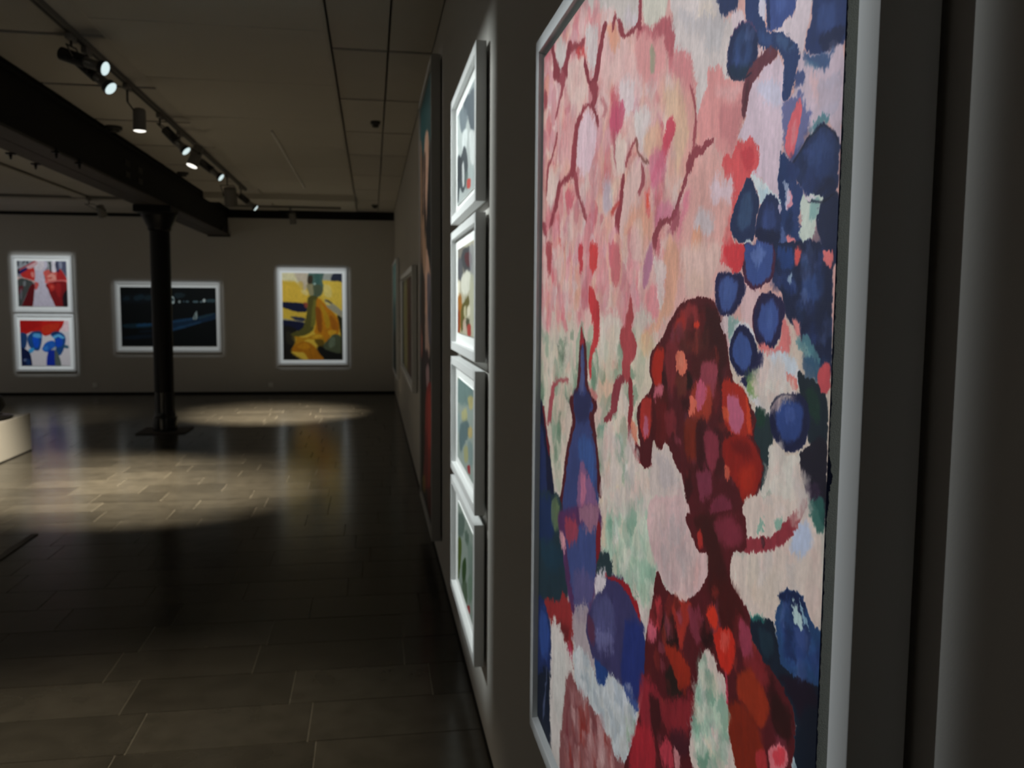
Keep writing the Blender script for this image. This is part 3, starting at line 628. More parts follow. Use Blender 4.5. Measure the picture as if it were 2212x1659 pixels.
P 72,83,137 6.0 6.0 1 269,938 484,882 492,927 484,961 452,1020 366,1079 340,1059 300,1022 271,977
P 167,114,136 7.6 7.6 1 365,873 492,844 484,882 444,900 378,898
P 178,68,85 8.5 6.3 .9 268,920 349,903 354,933 297,964 257,953
P 239,167,173 6.7 6.7 .9 208,960 250,961 258,983 224,990
P 107,92,136 11.8 9.8 .7 325,1011 469,968 452,1031 365,1068
P 137,31,43 3.6 3.6 1 484,882 509,870 509,930 490,935
P 191,170,175 7.7 11.5 .9 329,1075 431,1033 455,1068 487,1088 527,1100 510,1126 437,1122 345,1145 325,1112
P 45,62,68 3.5 5.2 1 511,914 561,904 585,924 563,938 494,958 497,930
P 239,222,225 7.2 7.2 1 489,959 545,939 546,956 491,995 481,983
P 68,62,106 3.3 4.1 1 555,940 630,919 678,927 724,946 750,976 747,1025 718,1070 680,1076 608,1085 508,1108 444,1094 428,1061 482,1001 538,964
P 42,54,121 9.0 4.5 1 665,968 739,958 750,1002 720,1060 641,1073 648,1010
P 94,92,139 12.3 7.0 .8 472,1013 566,970 603,1006 534,1058 475,1060
P 134,130,176 10.4 8.7 .6 485,1056 587,1022 588,1046 507,1080
P 103,54,80 7.5 5.6 .9 432,1054 474,1044 486,1077 456,1087
P 166,32,43 2.4 3.1 1 548,944 623,930 676,935 717,949 725,945 694,926 638,920 552,940
P 239,224,216 6.5 10.8 1 146,1177 282,1162 335,1180 348,1189 391,1202 287,1237 285,1438 165,1507
P 239,230,222 15.7 11.2 .8 172,1217 271,1195 264,1304 179,1345
P 220,222,223 5.1 8.5 1 345,1145 442,1120 510,1131 574,1093 641,1084 706,1075 720,1087 720,1123 698,1200 651,1227 599,1216 562,1200 494,1192 385,1207 348,1189
P 239,234,234 9.7 9.7 .9 358,1146 437,1130 461,1164 384,1187
P 227,229,239 8.0 8.0 .8 556,1105 641,1087 711,1087 644,1119 576,1127
P 215,217,218 9.6 9.6 .8 541,1169 676,1123 678,1155 615,1183
P 124,178,117 7.5 7.5 .8 675,1118 704,1104 706,1130 677,1150
D 160 80 193,198,205/234,233,234/239,234,234/169,177,183/215,211,207 345,1145 710,1076 714,1131 648,1190 494,1192 348,1189
P 42,74,140 4.4 5.3 1 488,1106 573,1090 534,1129 500,1130
P 59,79,144 4.5 6.0 .9 641,1077 717,1068 714,1083 673,1082
P 157,91,92 4.7 7.5 1 286,1231 349,1203 385,1207 494,1190 562,1198 615,1198 681,1210 258,1453
P 173,52,44 11.6 7.8 .7 388,1255 433,1239 436,1294 403,1306
P 130,54,63 14.6 10.4 .7 290,1291 353,1276 347,1372 296,1400
P 215,147,144 12.4 12.4 .7 444,1234 544,1207 617,1217 529,1271 467,1261
D 260 90 157,91,93/177,114,113/128,62,66/208,153,152/161,58,53/232,187,183 300,1240 385,1210 562,1200 649,1204 283,1407
P 239,197,194 2.4 3.0 1 755,773 883,744 895,780 910,783 929,789 947,780 954,790 953,812 933,836 895,856 831,869 796,856 753,824
P 239,186,180 7.2 4.8 .7 828,828 921,804 927,831 863,856
P 211,189,190 9.0 7.7 .6 784,791 857,769 870,804 805,826
D 120 80 239,196,194/219,180,179/239,203,197/204,182,181 764,779 877,753 930,798 908,837 819,866 768,835
P 239,213,200 2.1 3.4 1 1044,707 1156,682 1183,699 1190,721 1194,783 1175,789 1160,765 1129,772 1118,786 1116,807 1088,811 1065,818 1056,810 1027,805 1014,789 1016,772 1050,758
P 239,211,192 6.9 4.3 .8 1051,781 1115,754 1118,786 1081,802
D 60 50 239,218,206/239,218,209/239,217,203/223,207,201/239,204,193 1021,774 1179,706 1189,774 1124,784 1107,804 1038,801
P 121,180,159 2.5 4.1 .7 1109,713 1124,710 1122,721 1110,721
P 120,179,158 2.6 4.4 .7 1075,723 1084,720 1083,728 1075,730
P 203,212,239 5.3 3.8 .9 1144,705 1172,699 1171,720 1156,734 1140,731
P 51,104,95 2.9 2.9 .9 1166,682 1191,676 1193,699 1181,699
P 160,57,67 1.6 2.5 1 1045,759 1086,747 1126,728 1144,710 1160,691 1165,681 1157,681 1148,690 1127,709 1113,722 1079,736 1042,749
P 101,30,34 1.7 1.3 1 1081,735 1088,739 1083,745 1086,744 1090,738 1083,734
P 94,28,34 1.6 2.2 1 883,763 926,747 970,738 1010,725 1042,724 1049,747 1042,760 1017,770 1016,800 1047,809 1063,821 1072,842 1102,848 1137,858 1157,877 1160,900 1156,942 682,1219 719,1106 742,1045 748,970 772,907 789,860 820,872 875,864 905,853 932,836 954,812 955,788 925,794 907,782
P 239,198,190 3.0 3.0 1 856,866 900,855 878,874 871,882
P 68,24,23 7.4 3.2 .9 908,760 970,741 989,773 1012,803 989,824 955,829 956,790
P 138,48,65 6.0 4.0 .9 970,745 1022,732 1041,746 1012,762 980,762
P 203,55,48 3.4 2.8 .9 921,775 932,770 938,781 927,790
P 75,22,21 7.0 4.0 .9 967,809 1015,802 1047,814 1045,843 1003,853 969,838
P 198,58,65 5.4 4.0 1 773,907 803,888 811,914 794,937 769,938
P 239,110,131 5.5 4.1 .9 759,933 794,937 777,956 757,960
P 178,51,41 4.8 3.6 1 859,873 895,864 910,859 902,884 884,925 868,912 844,890
P 40,20,17 5.1 3.8 1 811,914 844,898 859,908 869,926 836,937 812,932
P 47,29,26 6.2 3.7 1 833,971 866,960 885,971 878,988 841,1003 831,990
P 173,47,28 4.9 3.6 .9 819,946 863,930 900,934 917,949 893,975 866,968 837,956
P 142,54,71 5.6 4.5 .9 901,869 939,858 950,881 928,900 907,890
P 46,17,19 5.4 3.2 .9 940,870 970,855 976,884 960,896 941,889
D 230 50 142,39,43/160,51,42/83,25,26/191,66,52/142,60,77/65,22,24/101,31,33/172,75,93/83,29,31/49,18,20 923,832 1008,811 1055,833 1124,864 1149,888 1140,922 1044,982 1016,913 959,891 931,943 926,1010 723,1158 756,1038 774,915
P 235,58,36 3.2 2.6 1 954,854 969,840 982,844 985,856 971,865
P 219,48,34 3.0 3.0 1 977,865 1011,850 1029,854 1032,874 1018,895 998,897 981,882
P 239,95,84 4.0 4.0 .7 992,862 1015,855 1017,871 997,876
P 177,68,92 4.6 2.8 .9 1040,829 1062,830 1070,846 1058,865 1042,857 1038,843
P 140,41,45 5.3 3.5 .9 1051,867 1085,856 1111,862 1087,882
P 164,51,28 5.4 2.7 1 1041,887 1069,872 1103,881 1108,897 1089,917 1061,913 1039,908
P 144,42,22 5.5 2.8 .9 1021,926 1061,913 1090,921 1106,956 1045,990 1023,960
P 50,20,20 6.4 3.2 .9 1112,874 1148,874 1153,900 1121,905
P 165,43,56 8.3 5.5 .9 728,1033 780,1010 819,1024 785,1072 732,1088
P 66,23,27 8.0 5.3 .9 769,1037 806,1024 815,1057 785,1083
P 193,44,57 8.5 5.7 .9 712,1109 785,1077 789,1135 688,1192
P 154,42,51 8.3 4.8 .9 819,1026 923,965 933,979 916,1015 844,1047
P 231,73,91 6.3 5.0 .8 816,1077 856,1057 863,1085 830,1099
P 73,29,40 8.3 4.7 .8 855,1041 916,1015 918,1035 867,1063
P 239,158,160 3.6 4.8 .8 867,1059 883,1054 890,1078 875,1086
P 239,125,133 2.4 2.4 1 1111,927 1128,915 1146,913 1141,933 1124,949 1114,942
P 227,59,71 2.4 2.4 .8 1119,927 1140,913 1141,927 1129,934
P 205,58,67 3.4 2.6 .8 1085,946 1104,933 1109,954 1093,963
P 239,215,203 2.1 3.2 1 955,896 978,894 992,905 1012,910 1024,960 1042,998 944,1055 916,1025 935,984 933,942 939,914
P 239,202,193 7.2 4.1 .8 966,917 1008,917 1016,972 980,991 960,957
P 167,181,170 5.5 7.7 .8 935,937 957,924 959,948 937,966
P 190,192,185 6.5 7.6 .8 924,990 977,954 979,981 926,1014
P 111,161,133 4.3 5.4 .8 945,1013 976,1000 969,1029 952,1043
D 110 60 174,210,182/238,239,218/218,238,211/118,166,141/239,234,220/239,222,198 942,910 982,903 1014,940 1026,994 938,1043 926,1016
P 225,70,96 2.0 2.0 .8 1009,898 1012,910 1015,929 1019,927 1016,908 1012,896
P 26,35,51 1.6 2.4 1 1064,820 1088,810 1110,808 1121,821 1140,837 1198,826 1205,913 1156,942 1160,900 1157,877 1135,859 1101,849 1072,842
P 33,55,69 5.1 3.4 .8 1082,823 1108,819 1116,837 1090,841
P 54,146,129 2.2 3.5 .6 1065,815 1094,808 1088,814 1065,821
P 46,77,123 1.9 2.7 1 1129,771 1153,765 1164,767 1182,781 1197,783 1200,827 1137,838 1120,821 1115,801 1118,789
P 28,41,81 2.3 3.1 1 1117,780 1129,772 1154,765 1168,773 1159,793 1136,788
P 57,95,153 6.0 3.0 .9 1122,799 1159,793 1186,797 1187,817 1139,830
D 60 40 45,63,117/57,77,137/32,41,78/38,63,106/72,93,155/28,42,80/33,49,96/91,109,159 1121,787 1164,783 1194,799 1193,828 1139,832
P 214,235,229 1.5 3.8 .9 1145,776 1155,778 1164,786 1159,795 1149,789
P 193,230,239 1.5 3.7 .7 1157,772 1169,779 1175,787 1167,785
P 32,18,35 4.5 3.0 .9 1123,851 1168,837 1194,839 1199,898 1171,877 1138,857
P 19,27,42 5.0 2.9 .9 1165,873 1200,849 1205,913 1170,934
P 216,235,239 1.9 3.8 .8 1154,914 1160,910 1163,918 1153,928
D 60 40 239,217,205/231,210,202/239,216,202/215,198,192/239,203,192 1064,572 1125,568 1133,589 1093,610 1052,600
D 60 40 239,218,205/236,215,207/239,217,203/219,203,197/239,204,193 1096,647 1148,644 1168,689 1061,714
D 200 60 239,218,205/229,209,200/239,216,202/213,197,191/239,203,192 512,709 693,706 753,792 512,851
P 21,25,50 0.7 1.1 .8 1144,377 1164,372 1182,380 1189,388 1191,388 1184,379 1163,370 1142,376
P 21,25,50 0.8 1.2 .8 1119,393 1132,385 1144,377 1142,376 1129,384 1116,392
P 148,75,107 1.0 2.0 .5 976,246 998,241 1020,245 1033,257 1035,257 1021,244 996,239 974,245
P 19,23,49 1.0 1.5 .8 968,275 980,288 1005,295 1027,295 1025,293 1004,294 983,287 970,275
P 16,20,43 0.7 1.1 .8 1147,431 1169,434 1188,429 1186,428 1167,432 1148,429
P 239,217,227 0.8 3.1 .8 1139,424 1147,427 1163,430 1148,431
P 237,215,233 0.9 3.4 .8 1091,423 1098,425 1097,434 1092,430
P 217,220,239 0.8 4.2 .7 1102,409 1108,408 1111,426 1106,426
P 239,212,217 1.4 3.7 .7 1041,274 1055,282 1049,284 1040,279
P 17,20,46 0.8 1.2 .8 1092,610 1103,601 1116,596 1145,593 1145,592 1116,595 1100,600 1090,610
P 60,20,47 0.9 1.4 .8 1064,507 1048,519 1048,537 1064,555 1066,554 1051,536 1051,519 1066,508
P 88,111,176 2.6 3.5 .5 1076,521 1089,520 1087,536 1078,537
P 86,109,172 3.1 4.1 .5 977,495 993,495 991,513 975,511
P 88,109,179 2.4 3.2 .5 1120,607 1134,604 1138,618 1124,622
P 239,213,212 1.0 4.2 .8 968,532 981,530 993,540 982,545
P 239,217,201 1.4 4.5 .7 1050,762 1067,756 1078,772 1059,788
P 64,45,51 0.9 2.6 .6 1082,736 1086,736 1089,742 1083,745
"""
SMALL = {
'red': (810, 780, '8a8890', """
P 154,158,164 6 6 1 -9,-14 303,-18 284,149 70,193 -9,152
P 48,52,60 3 8 .8 4,7 37,13 27,96 5,83
P 44,48,56 3 6 .8 103,12 143,12 102,54 88,68
P 34,38,46 3 6 .9 163,-2 183,-3 182,46 162,46
P 24,28,36 3 6 .9 -2,152 45,138 36,207 2,221
P 207,198,214 4 4 1 329,-2 482,5 499,83 442,188 439,286 477,424 526,563 602,687 633,799 217,800 254,620 277,426 283,190 288,107 308,44
P 228,216,220 8 4 .8 316,10 448,15 417,147 297,148
P 200,50,44 4 5 1 77,179 232,108 286,162 266,350 131,316 52,227
P 216,176,180 4 4 1 139,116 289,3 342,30 299,93 205,136
P 176,32,48 3 3 1 49,160 171,89 307,11 298,-6 163,72 40,143
P 224,152,144 5 5 .8 229,191 275,204 266,287 227,260
P 40,26,92 3 4 1 50,172 152,115 157,157 35,227
P 224,184,176 4 4 .9 -3,269 93,289 277,343 276,370 -2,324
P 218,96,88 5 5 1 440,177 630,151 652,367 476,382 452,285
P 234,160,144 5 6 .9 493,257 574,215 626,256 623,367 516,368
P 208,64,56 4 5 .8 492,285 559,277 558,305 492,306
P 180,38,38 4 4 1 652,200 713,141 814,310 804,338 652,370
P 32,24,76 4 4 .8 650,144 690,130 682,186 649,186
P 224,116,112 4 3 1 477,341 817,321 816,368 489,389
P 132,20,24 5 5 1 478,389 816,373 816,798 633,799 547,632 501,507
P 200,48,40 5 6 .9 495,396 595,395 606,479 538,514
P 168,32,32 8 6 .8 622,395 702,394 695,617 630,562
P 224,96,80 4 4 .8 541,424 581,423 580,465 546,465
P 100,12,20 5 5 1 222,396 277,426 257,592 217,800 53,801 120,621
P 208,64,56 4 5 .8 283,370 342,384 312,481 279,481
P 72,76,74 5 6 1 0,331 243,357 193,454 106,634 26,801 -8,801
P 138,140,144 4 6 .8 90,358 130,344 127,427 94,427
P 106,32,40 5 6 .8 13,455 87,427 71,510 15,566
P 124,116,128 4 5 .7 31,511 65,483 59,649 32,649
P 20,16,24 6 5 .9 736,589 825,505 816,798 742,798
P 156,160,164 4 6 1 502,7 571,6 565,187 511,118
P 32,36,40 3 6 .8 514,28 554,20 562,187 536,173 533,62
P 226,218,226 3 4 1 575,-1 643,-2 637,172 576,180
P 86,90,114 4 5 1 643,-2 821,-4 813,254 713,130 643,158
P 44,44,72 4 6 .9 634,12 661,5 657,130 637,130
P 154,158,176 4 6 .8 694,18 740,18 737,115 697,116
""", None),
'blue': (800, 785, 'dcd4d8', """
P 188,22,14 5 6 1 -23,-35 815,-43 758,43 703,100 633,188 498,243 390,265 314,188 180,203 99,234 -33,225
P 168,12,12 12 6 .7 16,7 321,4 290,117 9,176
P 200,58,24 12 6 .7 371,103 639,44 580,186 392,229
P 232,204,208 6 6 1 741,-14 827,-14 806,170 646,178 703,86
P 28,63,112 4 4 1 -14,239 87,224 110,302 76,471 -11,499
P 24,74,134 3 4 1 139,252 234,188 340,201 351,314 303,505 221,515 143,456 111,344
P 10,80,200 5 4 1 196,301 296,286 293,441 229,473
P 88,168,224 4 3 .9 219,231 312,223 338,300 217,287
P 18,48,88 4 3 .9 254,188 340,199 339,230 246,216
P 64,160,216 3 3 1 128,506 209,473 210,526 145,572
P 8,22,64 4 4 1 -10,485 127,541 164,668 156,808 -17,809
P 24,60,112 4 6 .8 82,668 147,696 130,780 84,780
P 128,144,176 3 5 .7 42,668 82,668 73,710 40,710
P 22,74,136 3 4 1 495,243 566,188 672,210 737,297 718,439 658,588 592,588 554,475 557,334
P 12,72,192 5 4 1 571,327 681,301 678,425 595,461
P 96,176,224 3 3 1 529,278 631,239 724,298 680,315 615,284 561,316
P 18,48,88 3 3 .9 498,243 566,193 645,199 564,242
P 28,96,192 3 4 1 348,486 426,377 546,355 554,471 448,542 389,542
P 60,136,216 4 3 .8 369,469 436,441 433,511 380,511
P 12,44,160 3 3 1 445,542 553,511 556,807 418,808
P 90,100,96 4 4 1 555,511 618,609 649,807 556,807
P 44,88,112 4 4 .9 702,425 775,439 773,484 700,470
P 184,180,168 4 4 .8 486,511 568,454 566,510
""", None),
'black': (1620, 1034, '020709', """
P 10,20,28 30 20 .8 14,148 534,121 528,265 10,271
P 32,56,68 8 14 .7 233,166 374,123 391,205 250,237
P 24,44,56 8 14 .7 53,178 153,167 151,218 51,229
P 40,64,72 8 14 .6 412,164 513,142 510,214 410,225
P 20,48,62 8 8 .9 -6,671 155,639 515,632 512,702 132,717
P 32,80,122 10 6 .8 275,648 515,632 514,667 273,690
P 10,26,40 12 10 .9 46,866 508,818 506,884 85,917
P 10,26,40 12 10 .9 310,761 511,739 509,781 309,792
P 20,48,76 8 8 .9 846,582 1198,524 1619,451 1616,545 1314,631 869,768 843,675
P 35,74,108 6 6 .8 846,593 1197,532 1196,569 845,624
P 35,74,108 6 6 .8 871,716 1315,599 1314,631 870,758
P 42,68,80 4 8 .8 1298,517 1519,452 1599,458 1356,547
P 159,176,176 4 4 1 1213,548 1264,434 1289,419 1285,548
P 80,96,96 3 3 1 1247,486 1263,465 1261,548 1241,548
P 192,208,208 4 3 1 863,158 906,179 907,272 859,272
P 48,72,80 3 3 .9 866,179 898,199 896,241 865,231
P 160,176,176 4 3 1 978,230 1012,229 1011,266 977,267
P 208,220,220 4 3 1 1398,204 1432,198 1438,245 1396,252
P 112,136,144 4 3 1 1351,236 1379,236 1378,261 1350,261
P 96,120,128 4 3 1 1231,233 1307,232 1306,261 1230,262
P 96,120,128 4 3 .9 1108,234 1152,234 1151,259 1107,259
P 72,96,108 4 4 .9 1052,235 1084,235 1083,255 1051,256
P 60,84,92 6 6 .9 1468,203 1599,202 1598,250 1466,251
P 40,60,68 8 8 .7 933,96 1092,114 1050,177 910,179
""", None),
'yellow': (1050, 1545, 'dcb43a', """
P 230,220,174 30 12 1 -32,-33 498,-37 455,112 346,274 229,153 -9,128
P 200,184,164 30 12 .9 233,-35 511,-37 447,206 392,328 334,207 256,113
P 216,176,64 20 10 .7 282,153 362,166 360,261 293,261
P 230,188,64 20 12 .9 -11,209 333,301 456,435 434,543 -17,518
P 236,216,144 16 8 .8 333,301 438,314 450,395 358,368
P 168,170,160 12 8 1 703,-38 935,-40 873,129 714,130
P 38,44,62 10 8 1 922,-13 1074,-27 1071,189 932,179 853,103
P 230,194,72 14 8 1 707,144 866,136 1071,196 1063,689 885,595 741,488 683,353
P 232,216,144 14 10 .6 732,205 851,244 862,420 742,393
P 76,106,96 8 6 1 495,-37 721,-38 705,124 721,245 690,373 596,428 517,374 470,206 442,125
P 56,96,88 8 6 .8 577,-10 656,-11 653,178 587,178
P 58,48,32 6 5 1 454,65 530,44 527,179 454,195
P 148,140,104 8 6 1 430,206 553,206 550,367 503,435 452,314
P 80,88,64 8 6 .9 547,206 705,232 690,367 609,408 557,367
P 184,208,200 5 4 .8 554,179 587,172 584,205 557,206
P 14,20,52 8 8 1 -17,521 381,543 412,685 219,686 -18,599
P 216,180,60 8 8 1 -19,619 219,686 418,698 410,786 375,860 -23,821
P 32,40,74 8 8 .9 144,773 377,797 369,860 243,843
P 168,160,128 8 8 1 -23,808 375,864 361,901 -24,857
P 10,16,48 8 8 1 -23,844 382,887 319,1029 -26,983
P 20,16,10 20 14 1 -26,976 240,1002 144,1150 234,1285 139,1420 362,1581 -38,1581
P 44,40,24 20 14 .8 53,1043 185,1083 208,1258 75,1258
P 12,12,6 20 14 1 634,1285 1073,1379 1069,1581 656,1581
P 85,80,28 10 8 1 456,422 616,421 606,610 568,880 512,1028 371,1110 211,1130 138,1083 320,995 392,853 433,638
P 122,116,40 12 8 .8 541,502 595,502 575,880 493,961 511,745
P 192,120,8 12 8 1 616,441 727,529 858,663 994,852 977,1075 851,1098 775,1237 637,1109 552,1049 581,880 582,610
P 138,74,4 14 8 .9 579,610 678,691 685,1028 612,1001
P 184,144,24 16 8 .8 647,529 726,610 841,879 772,987 710,745
P 160,90,4 14 8 .8 830,744 961,879 958,1041 853,960
P 184,128,16 12 8 1 197,1123 397,1150 638,1075 749,1224 635,1264 582,1197 423,1177 315,1265 153,1352 236,1191
P 220,168,40 8 6 .8 504,1136 638,1089 690,1123 583,1163
P 220,168,40 8 6 .8 812,1014 958,1027 877,1095 798,1082
P 92,72,8 14 8 .9 556,1190 702,1190 714,1311 608,1285
P 176,108,6 14 8 1 174,1319 369,1217 534,1291 632,1420 712,1554 469,1554 365,1420 172,1400
P 208,140,16 12 8 .7 234,1312 395,1244 474,1325 366,1352
P 74,80,56 14 8 1 762,1217 904,1088 1030,1149 1025,1419 766,1368 707,1301
P 108,120,96 12 8 .7 823,1176 903,1136 914,1284 807,1325
P 40,40,14 10 8 1 963,744 1063,730 1070,1554 1025,1419 1023,1149 987,879
P 160,154,128 8 6 1 741,461 834,498 1063,689 1062,791 910,697 779,589
P 224,204,112 5 4 .9 754,515 820,528 833,569 766,555
P 96,88,60 4 4 .9 741,474 808,474 886,541 820,528
P 144,64,48 5 5 .9 368,530 435,530 433,611 393,611
""", None),
'stack_ink': (640, 389, 'a2a9a8', """
P 140,150,152 6 6 1 -71,-100 644,-13 646,54 273,-2 -68,3
P 60,72,82 5 8 1 272,-12 469,13 645,35 650,189 518,154 424,94 274,41
P 89,100,108 5 8 .9 82,11 273,20 400,79 326,116 168,96
P 196,202,202 5 6 1 222,117 376,126 402,172 278,224 213,181
P 200,204,204 5 6 .9 473,165 650,194 653,315 522,275
P 48,56,62 4 6 1 -35,179 170,196 276,176 379,215 429,285 332,350 200,355 116,322 59,372 -32,350
P 34,40,46 4 6 1 26,195 197,217 171,290 28,282
P 176,182,180 4 6 .9 -66,121 84,147 55,177 -66,162
P 200,202,202 4 5 .9 214,247 278,246 290,334 227,326
P 154,164,164 5 6 .9 429,291 653,315 656,393 477,339
P 80,96,92 4 5 .7 330,297 429,306 431,363 342,352
P 176,58,48 3 3 1 401,331 523,343 511,374 402,360
""", (3.855, 3.215, 2.444, 2.055)),
'stack_bird': (610, 365, 'b4ae98', """
P 106,101,96 6 8 .8 -59,-5 255,3 360,106 -26,127
P 58,60,64 4 8 1 229,13 454,16 547,73 503,111 309,104 148,53
P 76,28,34 4 6 1 282,38 501,40 502,91 359,85
P 80,82,88 4 8 .9 3,45 176,54 205,134 35,129
P 138,140,144 4 8 .8 454,21 632,28 636,156 503,132
P 216,214,200 5 8 1 177,122 456,110 504,173 311,202 151,178
P 228,220,200 5 6 1 -56,162 93,142 36,223 -55,234
P 160,100,32 4 8 1 -55,222 151,200 180,280 97,362 -53,361
P 138,60,24 4 6 1 -54,270 96,275 68,369 -53,367
P 92,84,32 4 8 1 180,246 411,208 460,245 314,300 182,359 125,303
P 200,192,160 4 6 .9 261,257 338,246 339,289 272,290
P 221,214,192 4 6 .9 388,251 483,245 484,282 389,283
P 192,168,152 4 6 .9 235,307 339,300 355,348 236,346
P 60,60,36 4 6 .9 339,305 461,298 486,355 415,357
P 168,60,52 4 4 1 390,326 508,318 518,359 405,363
P 184,184,160 5 8 .8 480,142 636,156 641,344 531,327
""", (3.825, 3.215, 1.862, 1.497)),
'stack_mist': (605, 360, '9aa6a0', """
P 168,168,120 8 8 .9 -87,-30 152,-48 181,1 -54,22
P 114,138,136 8 10 1 -23,19 261,-40 554,-32 557,51 155,108 -53,95
P 184,180,128 6 8 .9 184,133 368,100 394,146 212,170
P 192,176,112 6 8 .8 416,45 578,28 579,69 465,83
P 94,116,120 5 10 1 128,193 418,142 468,184 268,265 131,322 71,261
P 140,160,160 5 8 .9 -84,185 99,150 100,221 -51,255
P 192,168,104 5 6 .8 419,175 559,149 560,186 444,203
P 168,164,112 6 8 .8 268,276 421,245 422,305 296,328
P 124,144,144 6 8 .8 420,229 583,213 585,286 471,307
P 160,44,52 3 3 1 398,329 494,310 500,344 423,348
""", (3.82, 3.215, 1.298, 0.938)),
'stack_green': (585, 358, '8e9a92', """
P 92,110,102 6 10 1 -34,61 255,14 256,83 29,156 -33,111
P 84,104,92 6 10 .9 309,58 458,35 411,86 310,103
P 74,92,32 4 6 1 -32,198 147,137 148,220 33,353 -42,352
P 44,72,32 4 6 1 204,221 337,169 339,243 234,312 178,282
P 76,96,72 5 8 .9 179,330 365,257 392,327 263,396
P 116,134,124 5 10 .8 410,81 575,61 577,167 462,203
P 104,128,108 5 8 .8 414,230 555,174 557,259 465,313
P 156,44,48 3 3 1 377,358 475,320 485,350 408,367
""", (3.8, 3.215, 0.74, 0.382)),
'tall': (1240, 2740, '151a20', """
P 30,68,72 40 20 1 -100,-100 1294,38 1340,520 -100,254
P 40,84,88 40 20 .8 18,-6 1175,243 1091,441 7,251
P 216,176,152 14 14 1 552,287 836,297 922,439 781,674 584,890 381,811 338,495
P 168,132,104 14 14 1 -100,263 124,272 161,791 -35,1242 -100,1308 -100,751
P 224,180,156 14 14 1 425,1064 725,1020 1076,1208 900,1376 615,1499 417,1314
P 176,140,112 14 14 1 217,796 537,765 628,1074 421,1188 208,1053
P 20,24,30 10 14 .9 823,852 1282,868 1317,1109 993,1149
P 200,168,152 14 14 1 516,1470 898,1463 982,1663 800,1762 558,1748
P 168,96,88 10 14 1 -100,1516 134,1476 183,1706 -56,1754
P 92,92,112 14 14 .8 721,1197 1276,1268 1233,1539 895,1609
P 42,28,36 14 14 .9 181,1773 802,1672 977,1895 395,1984
P 208,168,168 10 10 .8 607,1807 892,1756 933,1928 701,1952
P 156,36,36 12 10 1 602,1962 1147,1850 1185,2043 1055,2349 964,2544 684,2573 489,2325
P 196,60,56 10 10 .9 795,1972 1062,1944 1057,2233 834,2269
P 112,24,32 12 10 1 277,2226 692,2261 781,2553 374,2606
P 138,112,48 12 10 .8 149,2618 483,2551 479,2665 203,2709
P 80,16,20 12 10 .9 683,2605 1136,2507 1215,2660 870,2716
P 14,14,16 14 10 1 -70,2066 395,1984 379,2474 -91,2560
P 18,21,26 10 14 1 447,389 598,414 541,645 635,805 481,943 386,656
P 18,21,26 10 14 1 922,411 1326,482 1317,1109 1120,1099 956,836 1003,646
P 18,21,26 10 14 1 -100,196 -100,253 -100,1877 -100,1898
P 42,28,28 10 14 .9 -35,1242 473,1190 463,1502 72,1578
P 14,14,18 10 14 1 982,1691 1312,1483 1340,1859 1188,1846
""", (6.33, 5.09, 2.99, 0.25)),
}

# ================================================================== the setting
H = 3.25
def struct(name, m, material, kind='structure', bevel=0):
    o = m.build(name, material, None, bevel); o['kind'] = kind; return o
random.seed(4)
YB = -2.6; XL = -7.4
# right wall, a hand's breadth thick
wall_right = struct('wall_right', MB().box(.4086, .52, YB, 15.95, 0, H + .12), M_wall)
a = farp(-.3, 0); b = farp(7.9, 0); t = -FN * .14
m = MB(); m.add([(*p.xy, z) for z in (0, H + .12) for p in (a, b, b + t, a + t)], [(0, 1, 2, 3), (4, 7, 6, 5), (0, 4, 5, 1), (1, 5, 6, 2), (2, 6, 7, 3), (3, 7, 4, 0)])
wall_far = struct('wall_far', m, M_wall)
struct('wall_near', MB().box(-5.2, .52, YB - .12, YB, 0, H + .12), M_wall)  # unseen wall behind the camera, added to cut ambient light from there
# black band where the far wall meets the ceiling (lower on the left bay) and the black skirting
def farbox(name, s0, s1, d, z0, z1, material, bevel=0):
    m = MB(); q = [farp(s0, 0, .0), farp(s1, 0, .0), farp(s1, 0, d), farp(s0, 0, d)]
    m.add([(*p.xy, z) for z in (z0, z1) for p in q], [(0, 1, 2, 3), (4, 7, 6, 5), (0, 4, 5, 1), (1, 5, 6, 2), (2, 6, 7, 3), (3, 7, 4, 0)])
    return struct(name, m, material)
farbox('trim_1', .0, 3.02, .03, 3.118, H + .01, M_trim)
farbox('trim_2', 3.02, 7.8, .03, 3.106, 3.17, M_trim)
farbox('baseboard_far', 0, 7.8, .015, 0, .035, M_trim)
struct('baseboard_right', MB().box(.402, .4086, YB, 15.8, 0, .012), M_trim)

# ---- floor: grout bed with slate tiles laid in staggered courses
floor = struct('floor', MB().box(XL, .4086, YB, 16.3, -.12, -.0025), M_grout)
row0, pitch = 6.335, .320
known = {0: [-1.845], 1: [-2.047], 2: [-2.16, -1.403], 3: [-2.27, -1.726], 4: [-2.54, -1.976], 5: [-2.235, -1.55], 6: [-1.91]}
tiles = []
for k in range(-15, 31):
    y0 = row0 + pitch * k; y1 = y0 + pitch
    if y0 > 16.05 or y0 < 1.7: continue
    xs = list(known.get(k, [-2.0 + random.uniform(-.3, .3)])); xs.sort()
    x = xs[-1]
    while x < .40:
        x += random.uniform(.50, .78); xs.append(min(x, .4076))
    x = xs[0]; xmin = -(y1 * .62 + .6)
    while x > max(xmin, -7.3):
        x -= random.uniform(.50, .78); xs.append(x)
    xs.sort()
    if len(xs) > 1 and xs[-1] - xs[-2] < .12: xs.pop(-2)
    for a, b in zip(xs, xs[1:]):
        # gently follow the skew of the far wall
        lim = 15.80 + (.409 - (a + b) / 2) * .047
        yy1 = min(y1, lim)
        if yy1 - y0 < .05: continue
        tiles.append((a + .0026, b - .0026, y0 + .0028, yy1 - .0028))
